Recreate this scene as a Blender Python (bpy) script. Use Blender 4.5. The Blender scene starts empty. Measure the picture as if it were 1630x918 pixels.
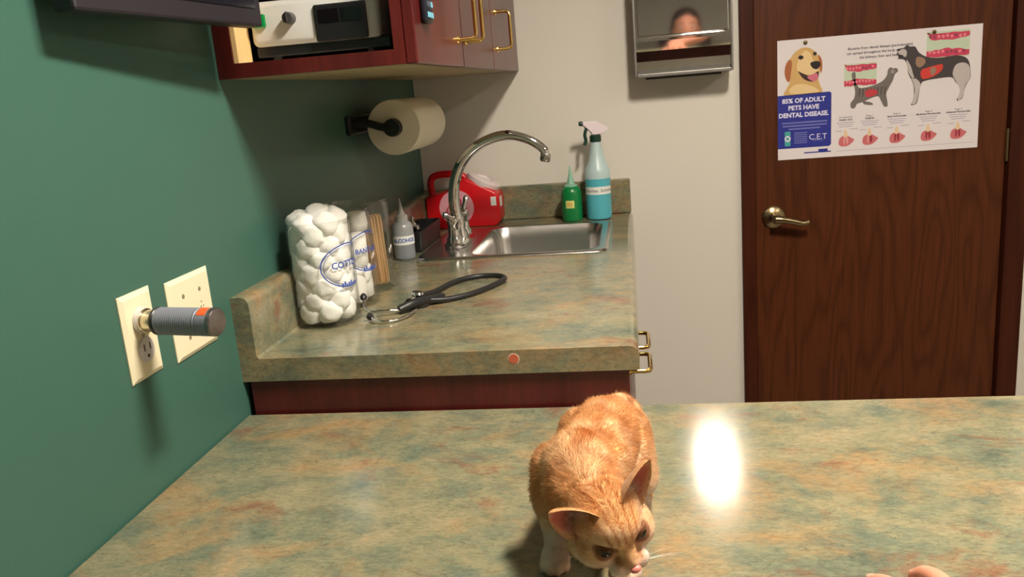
import bpy, bmesh, math, random
import numpy as np
from mathutils import Vector, Matrix, noise
from mathutils.geometry import tessellate_polygon
random.seed(7); RNG = np.random.default_rng(7)
PI = math.pi
S = bpy.context.scene
COL = S.collection

# ------------------------------------------------------------ camera, world, lamps, exposure
cam_d = bpy.data.cameras.new('camera'); cam = bpy.data.objects.new('camera', cam_d); COL.objects.link(cam)
S.camera = cam
right = Vector((0.98805086, 0.13186922, -0.07978731)); up = Vector((0.04623472, 0.24024132, 0.9696115))
fwd = Vector((-0.14703012, 0.96171441, -0.23127371))
M = Matrix.Identity(4)
for i in range(3):
    M[i][0] = right[i]; M[i][1] = up[i]; M[i][2] = -fwd[i]
M[0][3], M[1][3], M[2][3] = 0.6356, -1.205, 1.3005
cam.matrix_world = M
cam_d.sensor_fit = 'HORIZONTAL'; cam_d.sensor_width = 36.0; cam_d.lens = 1328.7 / 1630 * 36.0
cam_d.clip_start = 0.02; cam_d.clip_end = 50
w = bpy.data.worlds.new('room_world'); S.world = w; w.use_nodes = True
w.node_tree.nodes['Background'].inputs[0].default_value = (0.9, 0.85, 0.78, 1)
w.node_tree.nodes['Background'].inputs[1].default_value = 0.02
S.view_settings.view_transform = 'Standard'; S.view_settings.look = 'None'
S.view_settings.gamma = 1.0; S.view_settings.use_curve_mapping = False
S.view_settings.exposure = 0.70
S.cycles.transparent_max_bounces = 32; S.cycles.max_bounces = 10
LAMP_STRENGTH = 185.0          # the troffer over the exam table
FILL_LAMP_STRENGTH = 12.0          # unseen troffer added further right as room fill
LAMP_COLOR = (1.0, 0.90, 0.76)

# ------------------------------------------------------------ materials
def srgb(r, g, b):
    f = lambda c: (c/255/12.92) if c/255 <= 0.04045 else ((c/255+0.055)/1.055)**2.4
    return (f(r), f(g), f(b), 1.0)
MATS = {}
def mat(name, col, rough=0.5, metal=0.0, spec=0.5, coat=0.0, trans=0.0, emit=None, es=1.0, vcol=None, sub=0.0, noise_amt=0.0, noise_scale=40, bump=0.0, sheen=0.0):
    if name in MATS: return MATS[name]
    m = bpy.data.materials.new(name); m.use_nodes = True; nt = m.node_tree; b = nt.nodes['Principled BSDF']
    b.inputs['Base Color'].default_value = col if len(col) == 4 else (*col, 1)
    b.inputs['Roughness'].default_value = rough; b.inputs['Metallic'].default_value = metal
    b.inputs['Specular IOR Level'].default_value = spec; b.inputs['Coat Weight'].default_value = coat
    b.inputs['Coat Roughness'].default_value = 0.08
    b.inputs['Transmission Weight'].default_value = trans
    b.inputs['Subsurface Weight'].default_value = sub; b.inputs['Subsurface Radius'].default_value = (0.01, 0.004, 0.002)
    if sheen: b.inputs['Sheen Weight'].default_value = sheen
    if emit is not None:
        b.inputs['Emission Color'].default_value = (*emit[:3], 1); b.inputs['Emission Strength'].default_value = es
    if vcol:
        a = nt.nodes.new('ShaderNodeAttribute'); a.attribute_name = vcol
        nt.links.new(a.outputs['Color'], b.inputs['Base Color'])
    if noise_amt or bump:
        tc = nt.nodes.new('ShaderNodeTexCoord'); n = nt.nodes.new('ShaderNodeTexNoise')
        n.inputs['Scale'].default_value = noise_scale; n.inputs['Detail'].default_value = 4
        nt.links.new(tc.outputs['Object'], n.inputs['Vector'])
        if noise_amt and not vcol:
            mx = nt.nodes.new('ShaderNodeMix'); mx.data_type = 'RGBA'; c = col
            mx.inputs['A'].default_value = (c[0]*(1-noise_amt), c[1]*(1-noise_amt), c[2]*(1-noise_amt), 1)
            mx.inputs['B'].default_value = (min(1, c[0]*(1+noise_amt)), min(1, c[1]*(1+noise_amt)), min(1, c[2]*(1+noise_amt)), 1)
            nt.links.new(n.outputs['Fac'], mx.inputs['Factor']); nt.links.new(mx.outputs['Result'], b.inputs['Base Color'])
        if bump:
            bp = nt.nodes.new('ShaderNodeBump'); bp.inputs['Strength'].default_value = bump; bp.inputs['Distance'].default_value = 0.002
            nt.links.new(n.outputs['Fac'], bp.inputs['Height']); nt.links.new(bp.outputs['Normal'], b.inputs['Normal'])
    MATS[name] = m
    return m

def ramp_node(nt, stops):
    r = nt.nodes.new('ShaderNodeValToRGB'); e = r.color_ramp.elements
    while len(e) < len(stops): e.new(0.5)
    for el, (p, c) in zip(e, stops): el.position = p; el.color = c
    return r
def tex_noise(nt, vec, scale, detail=6, rough=0.6, dist=0.0):
    n = nt.nodes.new('ShaderNodeTexNoise'); n.inputs['Scale'].default_value = scale; n.inputs['Detail'].default_value = detail
    n.inputs['Roughness'].default_value = rough; n.inputs['Distortion'].default_value = dist
    nt.links.new(vec, n.inputs['Vector']); return n
def mapping(nt, sc, loc=(0, 0, 0)):
    tc = nt.nodes.new('ShaderNodeTexCoord'); mp = nt.nodes.new('ShaderNodeMapping')
    mp.inputs['Scale'].default_value = sc; mp.inputs['Location'].default_value = loc
    nt.links.new(tc.outputs['Object'], mp.inputs['Vector']); return mp.outputs['Vector']
def mixc(nt, fac, a, b, mode='MIX'):
    m = nt.nodes.new('ShaderNodeMix'); m.data_type = 'RGBA'; m.blend_type = mode
    for k, v in (('Factor', fac), ('A', a), ('B', b)):
        if hasattr(v, 'is_linked') or isinstance(v, bpy.types.NodeSocket): nt.links.new(v, m.inputs[k])
        else: m.inputs[k].default_value = v
    return m.outputs['Result']
def laminate(name, rough=0.13):
    m = bpy.data.materials.new(name); m.use_nodes = True; nt = m.node_tree; b = nt.nodes['Principled BSDF']
    v = mapping(nt, (1.0, 1.25, 1.6))
    n1 = tex_noise(nt, v, 10.0, 8, 0.68, 0.3)
    base = ramp_node(nt, [(0.30, srgb(84, 92, 80)), (0.44, srgb(110, 114, 94)), (0.53, srgb(128, 124, 98)), (0.66, srgb(144, 134, 106))])
    nt.links.new(n1.outputs['Fac'], base.inputs['Fac'])
    v2 = mapping(nt, (1.0, 1.3, 1.7), (3.1, 1.7, 0.4)); n2 = tex_noise(nt, v2, 7.5, 8, 0.70, 0.3)
    r2 = ramp_node(nt, [(0.50, (0, 0, 0, 1)), (0.68, (0.75, 0.75, 0.75, 1))]); nt.links.new(n2.outputs['Fac'], r2.inputs['Fac'])
    c = mixc(nt, r2.outputs['Color'], base.outputs['Color'], srgb(156, 122, 82))
    v3 = mapping(nt, (1.0, 1.4, 1.7), (-4.1, 7.7, 2.4)); n3 = tex_noise(nt, v3, 9, 8, 0.70, 0.3)
    r3 = ramp_node(nt, [(0.57, (0, 0, 0, 1)), (0.68, (0.8, 0.8, 0.8, 1))]); nt.links.new(n3.outputs['Fac'], r3.inputs['Fac'])
    c = mixc(nt, r3.outputs['Color'], c, srgb(124, 84, 64))
    v4 = mapping(nt, (1.0, 1.3, 1.5), (9.1, -3.7, 5.4)); n4 = tex_noise(nt, v4, 11, 8, 0.7, 0.3)
    r4 = ramp_node(nt, [(0.54, (0, 0, 0, 1)), (0.68, (0.7, 0.7, 0.7, 1))]); nt.links.new(n4.outputs['Fac'], r4.inputs['Fac'])
    c = mixc(nt, r4.outputs['Color'], c, srgb(92, 104, 92))
    v5 = mapping(nt, (0.6, 2.0, 1.5)); n5 = tex_noise(nt, v5, 130, 4, 0.7, 1.0)
    r5 = ramp_node(nt, [(0.30, (0.70, 0.70, 0.70, 1)), (0.52, (1, 1, 1, 1)), (0.75, (1.22, 1.22, 1.18, 1))]); nt.links.new(n5.outputs['Fac'], r5.inputs['Fac'])
    c = mixc(nt, 1.0, c, r5.outputs['Color'], 'MULTIPLY')
    v6 = mapping(nt, (1, 2.2, 1.5), (1, 5, 2)); n6 = tex_noise(nt, v6, 22, 3, 0.5, 2.5)
    r6 = ramp_node(nt, [(0.485, (1, 1, 1, 1)), (0.50, (0.66, 0.69, 0.68, 1)), (0.515, (1, 1, 1, 1))]); nt.links.new(n6.outputs['Fac'], r6.inputs['Fac'])
    c = mixc(nt, 1.0, c, r6.outputs['Color'], 'MULTIPLY')
    nt.links.new(c, b.inputs['Base Color'])
    b.inputs['Roughness'].default_value = rough; b.inputs['Specular IOR Level'].default_value = 0.55
    bp = nt.nodes.new('ShaderNodeBump'); bp.inputs['Strength'].default_value = 0.035; bp.inputs['Distance'].default_value = 0.001
    nt.links.new(n5.outputs['Fac'], bp.inputs['Height']); nt.links.new(bp.outputs['Normal'], b.inputs['Normal'])
    MATS[name] = m; return m
def wood(name, dark, light, scale, rough, spec, horizontal=False, ring=7.0):
    m = bpy.data.materials.new(name); m.use_nodes = True; nt = m.node_tree; b = nt.nodes['Principled BSDF']
    v = mapping(nt, scale)
    n = tex_noise(nt, v, 1.0, 2, 0.5, 0.1)
    mul = nt.nodes.new('ShaderNodeMath'); mul.operation = 'MULTIPLY'; mul.inputs[1].default_value = ring
    nt.links.new(n.outputs['Fac'], mul.inputs[0])
    fr = nt.nodes.new('ShaderNodeMath'); fr.operation = 'PINGPONG'; fr.inputs[1].default_value = 0.5; nt.links.new(mul.outputs[0], fr.inputs[0])
    s2 = (scale[0]*14, scale[1]*14, scale[2]*3)
    v2 = mapping(nt, s2); n2 = tex_noise(nt, v2, 3.0, 5, 0.7)
    r = ramp_node(nt, [(0.0, dark), (0.30, light), (1.0, light)]); nt.links.new(fr.outputs[0], r.inputs['Fac'])
    r2 = ramp_node(nt, [(0.3, (0.72, 0.72, 0.72, 1)), (0.7, (1.2, 1.2, 1.2, 1))]); nt.links.new(n2.outputs['Fac'], r2.inputs['Fac'])
    c = mixc(nt, 1.0, r.outputs['Color'], r2.outputs['Color'], 'MULTIPLY')
    nt.links.new(c, b.inputs['Base Color']); b.inputs['Roughness'].default_value = rough; b.inputs['Specular IOR Level'].default_value = spec
    MATS[name] = m; return m
def thin_glass(name, tint=(1, 1, 1, 1), refl=0.10, rough=0.03):
    m = bpy.data.materials.new(name); m.use_nodes = True; nt = m.node_tree; nt.nodes.clear()
    o = nt.nodes.new('ShaderNodeOutputMaterial'); t = nt.nodes.new('ShaderNodeBsdfTransparent'); g = nt.nodes.new('ShaderNodeBsdfGlossy')
    t.inputs['Color'].default_value = tint; g.inputs['Roughness'].default_value = rough
    lw = nt.nodes.new('ShaderNodeLayerWeight'); lw.inputs['Blend'].default_value = 0.35
    pw = nt.nodes.new('ShaderNodeMath'); pw.operation = 'POWER'; pw.inputs[1].default_value = 2.2; nt.links.new(lw.outputs['Facing'], pw.inputs[0])
    ml = nt.nodes.new('ShaderNodeMath'); ml.operation = 'MULTIPLY_ADD'; ml.inputs[1].default_value = 0.75; ml.inputs[2].default_value = refl*0.25; nt.links.new(pw.outputs[0], ml.inputs[0])
    mx = nt.nodes.new('ShaderNodeMixShader'); nt.links.new(ml.outputs[0], mx.inputs['Fac'])
    nt.links.new(t.outputs[0], mx.inputs[1]); nt.links.new(g.outputs[0], mx.inputs[2]); nt.links.new(mx.outputs[0], o.inputs['Surface'])
    MATS[name] = m; return m
def wall_paint(name, col, rough, bump, mott=0.06):
    m = bpy.data.materials.new(name); m.use_nodes = True; nt = m.node_tree; b = nt.nodes['Principled BSDF']
    v = mapping(nt, (1, 1, 1)); n = tex_noise(nt, v, 2.5, 5, 0.6); n2 = tex_noise(nt, v, 260, 3, 0.6)
    c = mixc(nt, n.outputs['Fac'], tuple(x*(1-mott) for x in col[:3])+(1,), tuple(min(1, x*(1+mott)) for x in col[:3])+(1,))
    nt.links.new(c, b.inputs['Base Color']); b.inputs['Roughness'].default_value = rough; b.inputs['Specular IOR Level'].default_value = 0.4
    bp = nt.nodes.new('ShaderNodeBump'); bp.inputs['Strength'].default_value = bump; bp.inputs['Distance'].default_value = 0.001
    nt.links.new(n2.outputs['Fac'], bp.inputs['Height']); nt.links.new(bp.outputs['Normal'], b.inputs['Normal'])
    MATS[name] = m; return m

GREEN = wall_paint('green_wall_paint', (0.046, 0.125, 0.095), 0.42, 0.25, 0.05)
WHITE = wall_paint('cream_wall_paint', (0.68, 0.64, 0.57), 0.55, 0.15, 0.02)
CEIL = wall_paint('ceiling_tile', (0.75, 0.73, 0.68), 0.9, 0.5)
FLOOR = wall_paint('floor_vinyl', (0.30, 0.27, 0.22), 0.4, 0.1)
LAM = laminate('mottled_green_laminate')
CHERRY = wood('cherry_veneer', (0.068, 0.0068, 0.0062, 1), (0.100, 0.0115, 0.0095, 1), (3, 3, 0.9), 0.30, 0.55, ring=5)
DOORW = wood('dark_oak_veneer', (0.060, 0.0155, 0.0045, 1), (0.086, 0.0225, 0.0065, 1), (6.5, 6.5, 0.8), 0.42, 0.2, ring=13)
TRIMW = wood('dark_trim_wood', (0.040, 0.0085, 0.0035, 1), (0.058, 0.013, 0.005, 1), (6, 6, 0.5), 0.45, 0.15)
PINE = mat('pale_shelf_wood', srgb(215, 180, 125), 0.5)
SHELFW = mat('white_shelf_melamine', srgb(200, 190, 170), 0.4)
UNDER = mat('cabinet_underside', srgb(176, 160, 122), 0.6, noise_amt=0.05)
BRASS = mat('polished_brass', (0.83, 0.58, 0.20), 0.16, 1.0)
BRONZE = mat('antique_brass', (0.30, 0.23, 0.13), 0.28, 1.0)
CHROME = mat('chrome', (0.80, 0.80, 0.80), 0.06, 1.0)
STEEL = mat('brushed_stainless', (0.56, 0.54, 0.52), 0.26, 1.0)
MIRROR = mat('polished_stainless', (0.66, 0.65, 0.64), 0.045, 1.0)
BLACKP = mat('black_plastic', (0.012, 0.012, 0.013), 0.35)
BLACKR = mat('black_rubber', (0.014, 0.014, 0.015), 0.42)
CHAR = mat('charcoal_plastic', (0.016, 0.013, 0.018), 0.5)
IVORY = mat('ivory_plastic', srgb(232, 222, 190), 0.35)
WPLAST = mat('white_plastic', srgb(225, 225, 222), 0.4)
GLASS = thin_glass('clear_glass', (0.98, 0.985, 0.98, 1), 0.16)
CLEARP = thin_glass('clear_plastic', (0.93, 0.94, 0.95, 1), 0.18, 0.12)

# ------------------------------------------------------------ mesh helpers
ORG = {}
def org(o): return ORG.get(o.name, Vector((0, 0, 0)))
def tag(o, label=None, cat=None, group=None, kind=None):
    if label: o['label'] = label
    if cat: o['category'] = cat
    if group: o['group'] = group
    if kind: o['kind'] = kind
    return o
def thing(name, loc, label, cat, group=None):
    o = bpy.data.objects.new(name, None); COL.objects.link(o); o.location = loc; o.empty_display_size = 0.05
    ORG[o.name] = Vector(loc); return tag(o, label, cat, group)
def obj(name, bm, m, parent=None, base=None, smooth=False, recalc=True):
    if recalc: bmesh.ops.recalc_face_normals(bm, faces=bm.faces)
    o_ = org(parent) if parent else Vector(base or (0, 0, 0))
    bmesh.ops.translate(bm, verts=bm.verts, vec=-o_)
    me = bpy.data.meshes.new(name); bm.to_mesh(me); bm.free()
    for x in (m if isinstance(m, (list, tuple)) else [m]): me.materials.append(x)
    if smooth: me.shade_smooth()
    o = bpy.data.objects.new(name, me); COL.objects.link(o)
    if parent: o.parent = parent
    else: o.location = o_
    ORG[o.name] = o_
    return o
def autosmooth(o, ang=40):
    me = o.data; me.shade_smooth()
    bm = bmesh.new(); bm.from_mesh(me)
    for e in bm.edges:
        if len(e.link_faces) == 2 and e.calc_face_angle(0) > math.radians(ang): e.smooth = False
    bm.to_mesh(me); bm.free(); return o
def mb(): return bmesh.new()
def box(bm, x0, x1, y0, y1, z0, z1, bev=0.0, seg=2, mi=0, rot=None, piv=None):
    r = bmesh.ops.create_cube(bm, size=1.0); vs = r['verts']
    for v in vs: v.co = Vector(((x0+x1)/2+v.co.x*(x1-x0), (y0+y1)/2+v.co.y*(y1-y0), (z0+z1)/2+v.co.z*(z1-z0)))
    fs = set(f for v in vs for f in v.link_faces)
    if bev:
        es = list(set(e for f in fs for e in f.edges))
        rr = bmesh.ops.bevel(bm, geom=es, offset=bev, segments=seg, profile=0.5, affect='EDGES')
        vs = list(set(v for f in rr['faces'] for v in f.verts) | set(v for v in vs if v.is_valid))
        fs = set(f for v in vs for f in v.link_faces)
    for f in fs: f.material_index = mi
    if rot is not None:
        bmesh.ops.rotate(bm, verts=vs, cent=piv or Vector(((x0+x1)/2, (y0+y1)/2, (z0+z1)/2)), matrix=rot)
    return vs
def frame_of(d):
    d = Vector(d).normalized(); a = Vector((0, 0, 1)) if abs(d.z) < 0.9 else Vector((1, 0, 0))
    u = d.cross(a).normalized(); return u, d.cross(u).normalized(), d
def lathe(bm, prof, c=(0, 0, 0), axis=(0, 0, 1), n=40, cap=True, mi=0, sx=1.0, sy=1.0):
    u, v, d = frame_of(axis); c = Vector(c); rings = []
    if tuple(axis) == (0, 0, 1): u, v = Vector((1, 0, 0)), Vector((0, 1, 0))
    for r, h in prof:
        rings.append([bm.verts.new(c + d*h + (u*math.cos(2*PI*k/n)*sx + v*math.sin(2*PI*k/n)*sy)*max(r, 1e-5)) for k in range(n)])
    for a, b in zip(rings, rings[1:]):
        for k in range(n):
            f = bm.faces.new((a[k], a[(k+1) % n], b[(k+1) % n], b[k])); f.material_index = mi
    if cap:
        for rg in (rings[0], rings[-1]):
            f = bm.faces.new(rg); f.material_index = mi
    return rings
def smooth_path(pts, k=8, closed=False):
    P = [Vector(p) for p in pts]; out = []; n = len(P)
    rng = n if closed else n-1
    for i in range(rng):
        p1, p2 = P[i], P[(i+1) % n]
        p0 = P[(i-1) % n] if (closed or i > 0) else p1*2-p2
        p3 = P[(i+2) % n] if (closed or i+2 < n) else p2*2-p1
        for j in range(k):
            t = j/k
            out.append(0.5*((2*p1)+(-p0+p2)*t+(2*p0-5*p1+4*p2-p3)*t*t+(-p0+3*p1-3*p2+p3)*t**3))
    if not closed: out.append(P[-1])
    return out
def tube(bm, pts, r, n=12, closed=False, mi=0, cap=True):
    P = [Vector(p) for p in pts]; N = len(P); rings = []
    t0 = (P[1]-P[0]).normalized(); u, v, _ = frame_of(t0)
    for i in range(N):
        a = P[i-1] if (i > 0 or closed) else P[0]; b = P[(i+1) % N] if (i < N-1 or closed) else P[-1]
        t = (b-a).normalized()
        u = (u - t*u.dot(t)).normalized(); v = t.cross(u)
        rr = r[i] if isinstance(r, (list, tuple)) else r
        rings.append([bm.verts.new(P[i]+(u*math.cos(2*PI*k/n)+v*math.sin(2*PI*k/n))*rr) for k in range(n)])
    pr = list(zip(rings, rings[1:])) + ([(rings[-1], rings[0])] if closed else [])
    for a, b in pr:
        for k in range(n):
            f = bm.faces.new((a[k], a[(k+1) % n], b[(k+1) % n], b[k])); f.material_index = mi
    if cap and not closed:
        for rg in (rings[0], rings[-1]): f = bm.faces.new(rg); f.material_index = mi
def prism(bm, poly, f3, d, mi=0):
    """poly: list of 2D points, f3 maps (a,b)->Vector, d: extrusion vector"""
    A = [bm.verts.new(f3(*p)) for p in poly]; d = Vector(d); B = [bm.verts.new(v.co+d) for v in A]; n = len(A)
    fs = [bm.faces.new(A), bm.faces.new(B)] + [bm.faces.new((A[i], A[(i+1) % n], B[(i+1) % n], B[i])) for i in range(n)]
    for f in fs: f.material_index = mi
def sph(bm, c, r, M3=None, sub=2, mi=0):
    rr = r if isinstance(r, (tuple, list)) else (r, r, r); c = Vector(c)
    q = bmesh.ops.create_icosphere(bm, subdivisions=sub, radius=1.0); vs = q['verts']
    for v in vs:
        p = Vector((v.co.x*rr[0], v.co.y*rr[1], v.co.z*rr[2])); v.co = c + ((M3 @ p) if M3 else p)
    for f in set(f for v in vs for f in v.link_faces): f.material_index = mi
    return vs
def text_bm(bm, s, size, f3, align='CENTER', mi=0, bold=0.0, res=3):
    """flat text; f3 maps local (x,y)->Vector"""
    c = bpy.data.curves.new('t', 'FONT'); c.body = s; c.size = size; c.align_x = align; c.align_y = 'CENTER'; c.resolution_u = res; c.offset = bold
    o = bpy.data.objects.new('t', c); COL.objects.link(o)
    bpy.context.view_layer.update(); dg = bpy.context.evaluated_depsgraph_get()
    me = bpy.data.meshes.new_from_object(o.evaluated_get(dg))
    vs = [bm.verts.new(f3(v.co.x, v.co.y)) for v in me.vertices]
    for p in me.polygons:
        try: f = bm.faces.new([vs[i] for i in p.vertices]); f.material_index = mi
        except ValueError: pass
    bpy.data.objects.remove(o); bpy.data.curves.remove(c); bpy.data.meshes.remove(me)
def eval_mesh(o, name):
    bpy.context.view_layer.update(); dg = bpy.context.evaluated_depsgraph_get()
    me = bpy.data.meshes.new_from_object(o.evaluated_get(dg)); me.name = name; return me
def remeshed(bm, voxel, it=4, fac=0.5):
    me = bpy.data.meshes.new('tmp'); bmesh.ops.recalc_face_normals(bm, faces=bm.faces); bm.to_mesh(me); bm.free()
    o = bpy.data.objects.new('tmp', me); COL.objects.link(o)
    r = o.modifiers.new('r', 'REMESH'); r.mode = 'VOXEL'; r.voxel_size = voxel; r.use_smooth_shade = True
    s = o.modifiers.new('s', 'SMOOTH'); s.iterations = it; s.factor = fac
    m2 = eval_mesh(o, 'remeshed'); bpy.data.objects.remove(o); bpy.data.meshes.remove(me)
    m2.shade_smooth(); return m2
def copy_obj(o, parent=None, **kw):
    c = o.copy(); COL.objects.link(c)
    if parent: c.parent = parent
    for ch in list(o.children):
        d = ch.copy(); COL.objects.link(d); d.parent = c
    return c
def rotz(a): return Matrix.Rotation(a, 3, 'Z')

# ============================================================ THE ROOM
YW = 1.323; XR = 3.1; YF = -3.4; ZC = 2.29; CT = 0.914; TT = 0.8208
def struct(o): o['kind'] = 'structure'; return o
b = mb(); box(b, -0.12, 0, YF-0.12, YW+0.12, 0, ZC); struct(obj('wall_left', b, GREEN))
b = mb(); box(b, 0.0, 0.992, YW, YW+0.12, 0, ZC); box(b, 1.683, XR, YW, YW+0.12, 0, ZC); box(b, 0.992, 1.683, YW, YW+0.12, 2.05, ZC); struct(obj('wall_back', b, WHITE))
b = mb(); box(b, XR, XR+0.12, YF-0.12, YW+0.12, 0, ZC); struct(obj('wall_right', b, WHITE))
b = mb(); box(b, 0, XR, YF-0.12, YF, 0, ZC); struct(obj('wall_front', b, WHITE))
b = mb(); box(b, -0.12, XR+0.12, YF-0.12, YW+0.12, -0.1, 0); struct(obj('floor', b, FLOOR))
b = mb(); box(b, -0.12, XR+0.12, YF-0.12, YW+0.12, ZC, ZC+0.1); struct(obj('ceiling', b, CEIL))
# door
b = mb(); box(b, 0.996, 1.676, YW-0.002, YW+0.040, 0.006, 2.03, 0.002); d1 = struct(obj('door_1', b, DOORW, base=(0.996, YW, 0)))
b = mb(); box(b, 0.955, 0.994, YW-0.018, YW+0.12, 0, 2.075, 0.003); box(b, 1.681, 1.737, YW-0.018, YW+0.12, 0, 2.075, 0.003); box(b, 0.994, 1.681, YW-0.018, YW+0.12, 2.035, 2.075, 0.003)
struct(obj('trim_1', b, TRIMW))
for z in (0.25, 1.04, 1.85):
    b = mb(); tube(b, [(1.6785, YW-0.006, z-0.045), (1.6785, YW-0.006, z+0.045)], 0.006, 10)
    autosmooth(obj('hinge', b, BRONZE, d1))
# lever handle
b = mb(); HX, HZ = 1.046, 0.873
lathe(b, [(0.033, 0), (0.033, 0.004), (0.029, 0.008), (0.015, 0.012), (0.012, 0.045), (0.013, 0.052)], (HX, YW-0.002, HZ), (0, -1, 0), 32)
pth = smooth_path([(HX, YW-0.048, HZ), (HX+0.02, YW-0.052, HZ-0.002), (HX+0.05, YW-0.050, HZ-0.009), (HX+0.075, YW-0.048, HZ-0.016), (HX+0.092, YW-0.046, HZ-0.013)], 6)
tube(b, pth, [0.0115-0.004*i/len(pth) for i in range(len(pth))], 12)
lv = obj('lever_handle', b, BRONZE, d1); autosmooth(lv)

# ============================================================ WORKTOP WITH THE SINK
def arc(cx, cz, r, a0, a1, n=6): return [(cx+r*math.cos(math.radians(a0+(a1-a0)*i/n)), cz+r*math.sin(math.radians(a0+(a1-a0)*i/n))) for i in range(n+1)]
wt = thing('worktop', (0.32, 0.65, 0.876), 'mottled green postformed laminate worktop with splashback, along the green wall around the sink', 'worktop')
b = mb()
f3 = lambda y: (lambda a, c: Vector((a, y, c)))
SY0, SY1, SX0, SX1 = 0.742, 1.148, 0.118, 0.562     # cut-out under the sink rim
# profile with splashback, in front of the sink and behind it, plus rails beside the cut-out
prof = [(0.0, 0.876), (0.635, 0.876)] + arc(0.620, 0.898, 0.016, 0, 90, 6) + [(0.034, CT)] + [(0.030, 0.918)] + arc(0.017, 1.003, 0.013, 0, 90, 5) + [(0.0, 1.016)]
prism(b, prof, f3(0.0), (0, SY0, 0))
prism(b, prof, f3(SY1), (0, 1.323-SY1, 0))
profL = [(0.0, 0.876), (SX0, 0.876), (SX0, CT), (0.034, CT), (0.030, 0.918)] + arc(0.017, 1.003, 0.013, 0, 90, 5) + [(0.0, 1.016)]
prism(b, profL, f3(SY0), (0, SY1-SY0, 0))
profR = [(SX1, 0.876), (0.635, 0.876)] + arc(0.620, 0.898, 0.016, 0, 90, 6) + [(SX1, CT)]
prism(b, profR, f3(SY0), (0, SY1-SY0, 0))
autosmooth(obj('counter_slab', b, LAM, wt), 35)
b = mb(); box(b, 0.030, 0.632, 1.300, 1.3229, CT, 1.016, 0.004); obj('splashback', b, LAM, wt)
b = mb(); lathe(b, [(0.0075, 0), (0.0075, 0.0006)], (0.445, -0.0001, 0.900), (0, -1, 0), 20, mi=0); lathe(b, [(0.0095, 0), (0.0075, 0.0004)], (0.445, 0, 0.8995), (0, -1, 0), 20, cap=False, mi=1)
tag(obj('edge_chip', b, [mat('terracotta_spot', srgb(190, 95, 65), 0.5), mat('pale_ring', srgb(190, 165, 145), 0.5)], wt), 'round terracotta coloured chip in the front edge')

# base cabinet below
bc = thing('base_cabinet', (0.31, 0.66, 0), 'dark cherry red base cabinet under the sink worktop', 'cabinet')
b = mb(); box(b, 0.010, 0.6195, 0.006, 0.024, 0.10, 0.8755, 0.001); obj('end_panel', b, CHERRY, bc)
b = mb(); box(b, 0.010, 0.600, 1.302, 1.320, 0.10, 0.8755, 0.001); obj('end_panel', b, CHERRY, bc)
b = mb(); box(b, 0.010, 0.600, 0.0245, 1.3015, 0.10, 0.118); obj('floor_panel', b, CHERRY, bc)
b = mb(); box(b, 0.582, 0.600, 0.0245, 1.3015, 0.1185, 0.8755); obj('face_frame', b, CHERRY, bc)
b = mb(); box(b, 0.45, 0.54, 0.02, 1.320, 0.0, 0.0995); obj('toe_kick', b, CHERRY, bc)
ys = [0.024, 0.137, 0.66, 1.318]
def pull(bmh, p0, p1, out, r=0.0042):
    p0, p1, out = Vector(p0), Vector(p1), Vector(out)
    e = (p1-p0).normalized()*0.010
    pts = [p0, p0+out*0.75, p0+out*0.94+e*0.25, p0+out+e, p1+out-e, p1+out*0.94-e*0.25, p1+out*0.75, p1]
    tube(bmh, pts, r, 10)
    for q in (p0, p1): lathe(bmh, [(r*1.9, 0), (r*1.7, 0.003), (r, 0.004)], q, out, 12)
for i in range(3):
    y0, y1 = ys[i]+0.002, ys[i+1]-0.002
    b = mb(); box(b, 0.601, 0.619, y0, y1, 0.755, 0.874, 0.002); dr = obj('drawer', b, CHERRY, bc)
    if i < 2:
        yc = (0.078, 0.196)[i]
        b = mb(); pull(b, (0.619, yc-0.042, 0.861), (0.619, yc+0.042, 0.861), (0.033, 0, 0), 0.0036); autosmooth(obj('handle', b, BRASS, dr))
    b = mb(); box(b, 0.601, 0.619, y0, y1, 0.105, 0.750, 0.002); obj('door', b, CHERRY, bc)

# ============================================================ EXAM TABLE (the near worktop)
et = thing('exam_table', (0.8, -0.4, 0), 'long mottled green laminate exam table in front, with the kitten on it', 'table')
TX1 = 1.85
b = mb(); box(b, 0.002, TX1, -0.76, -0.002, TT-0.038, TT, 0.003); obj('tabletop', b, LAM, et)
b = mb(); box(b, 0.004, TX1-0.03, -0.70, -0.03, 0.09, TT-0.0385); box(b, 0.004, TX1-0.06, -0.64, -0.06, 0.0, 0.0895); obj('cabinet_base', b, CHERRY, et)

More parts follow.
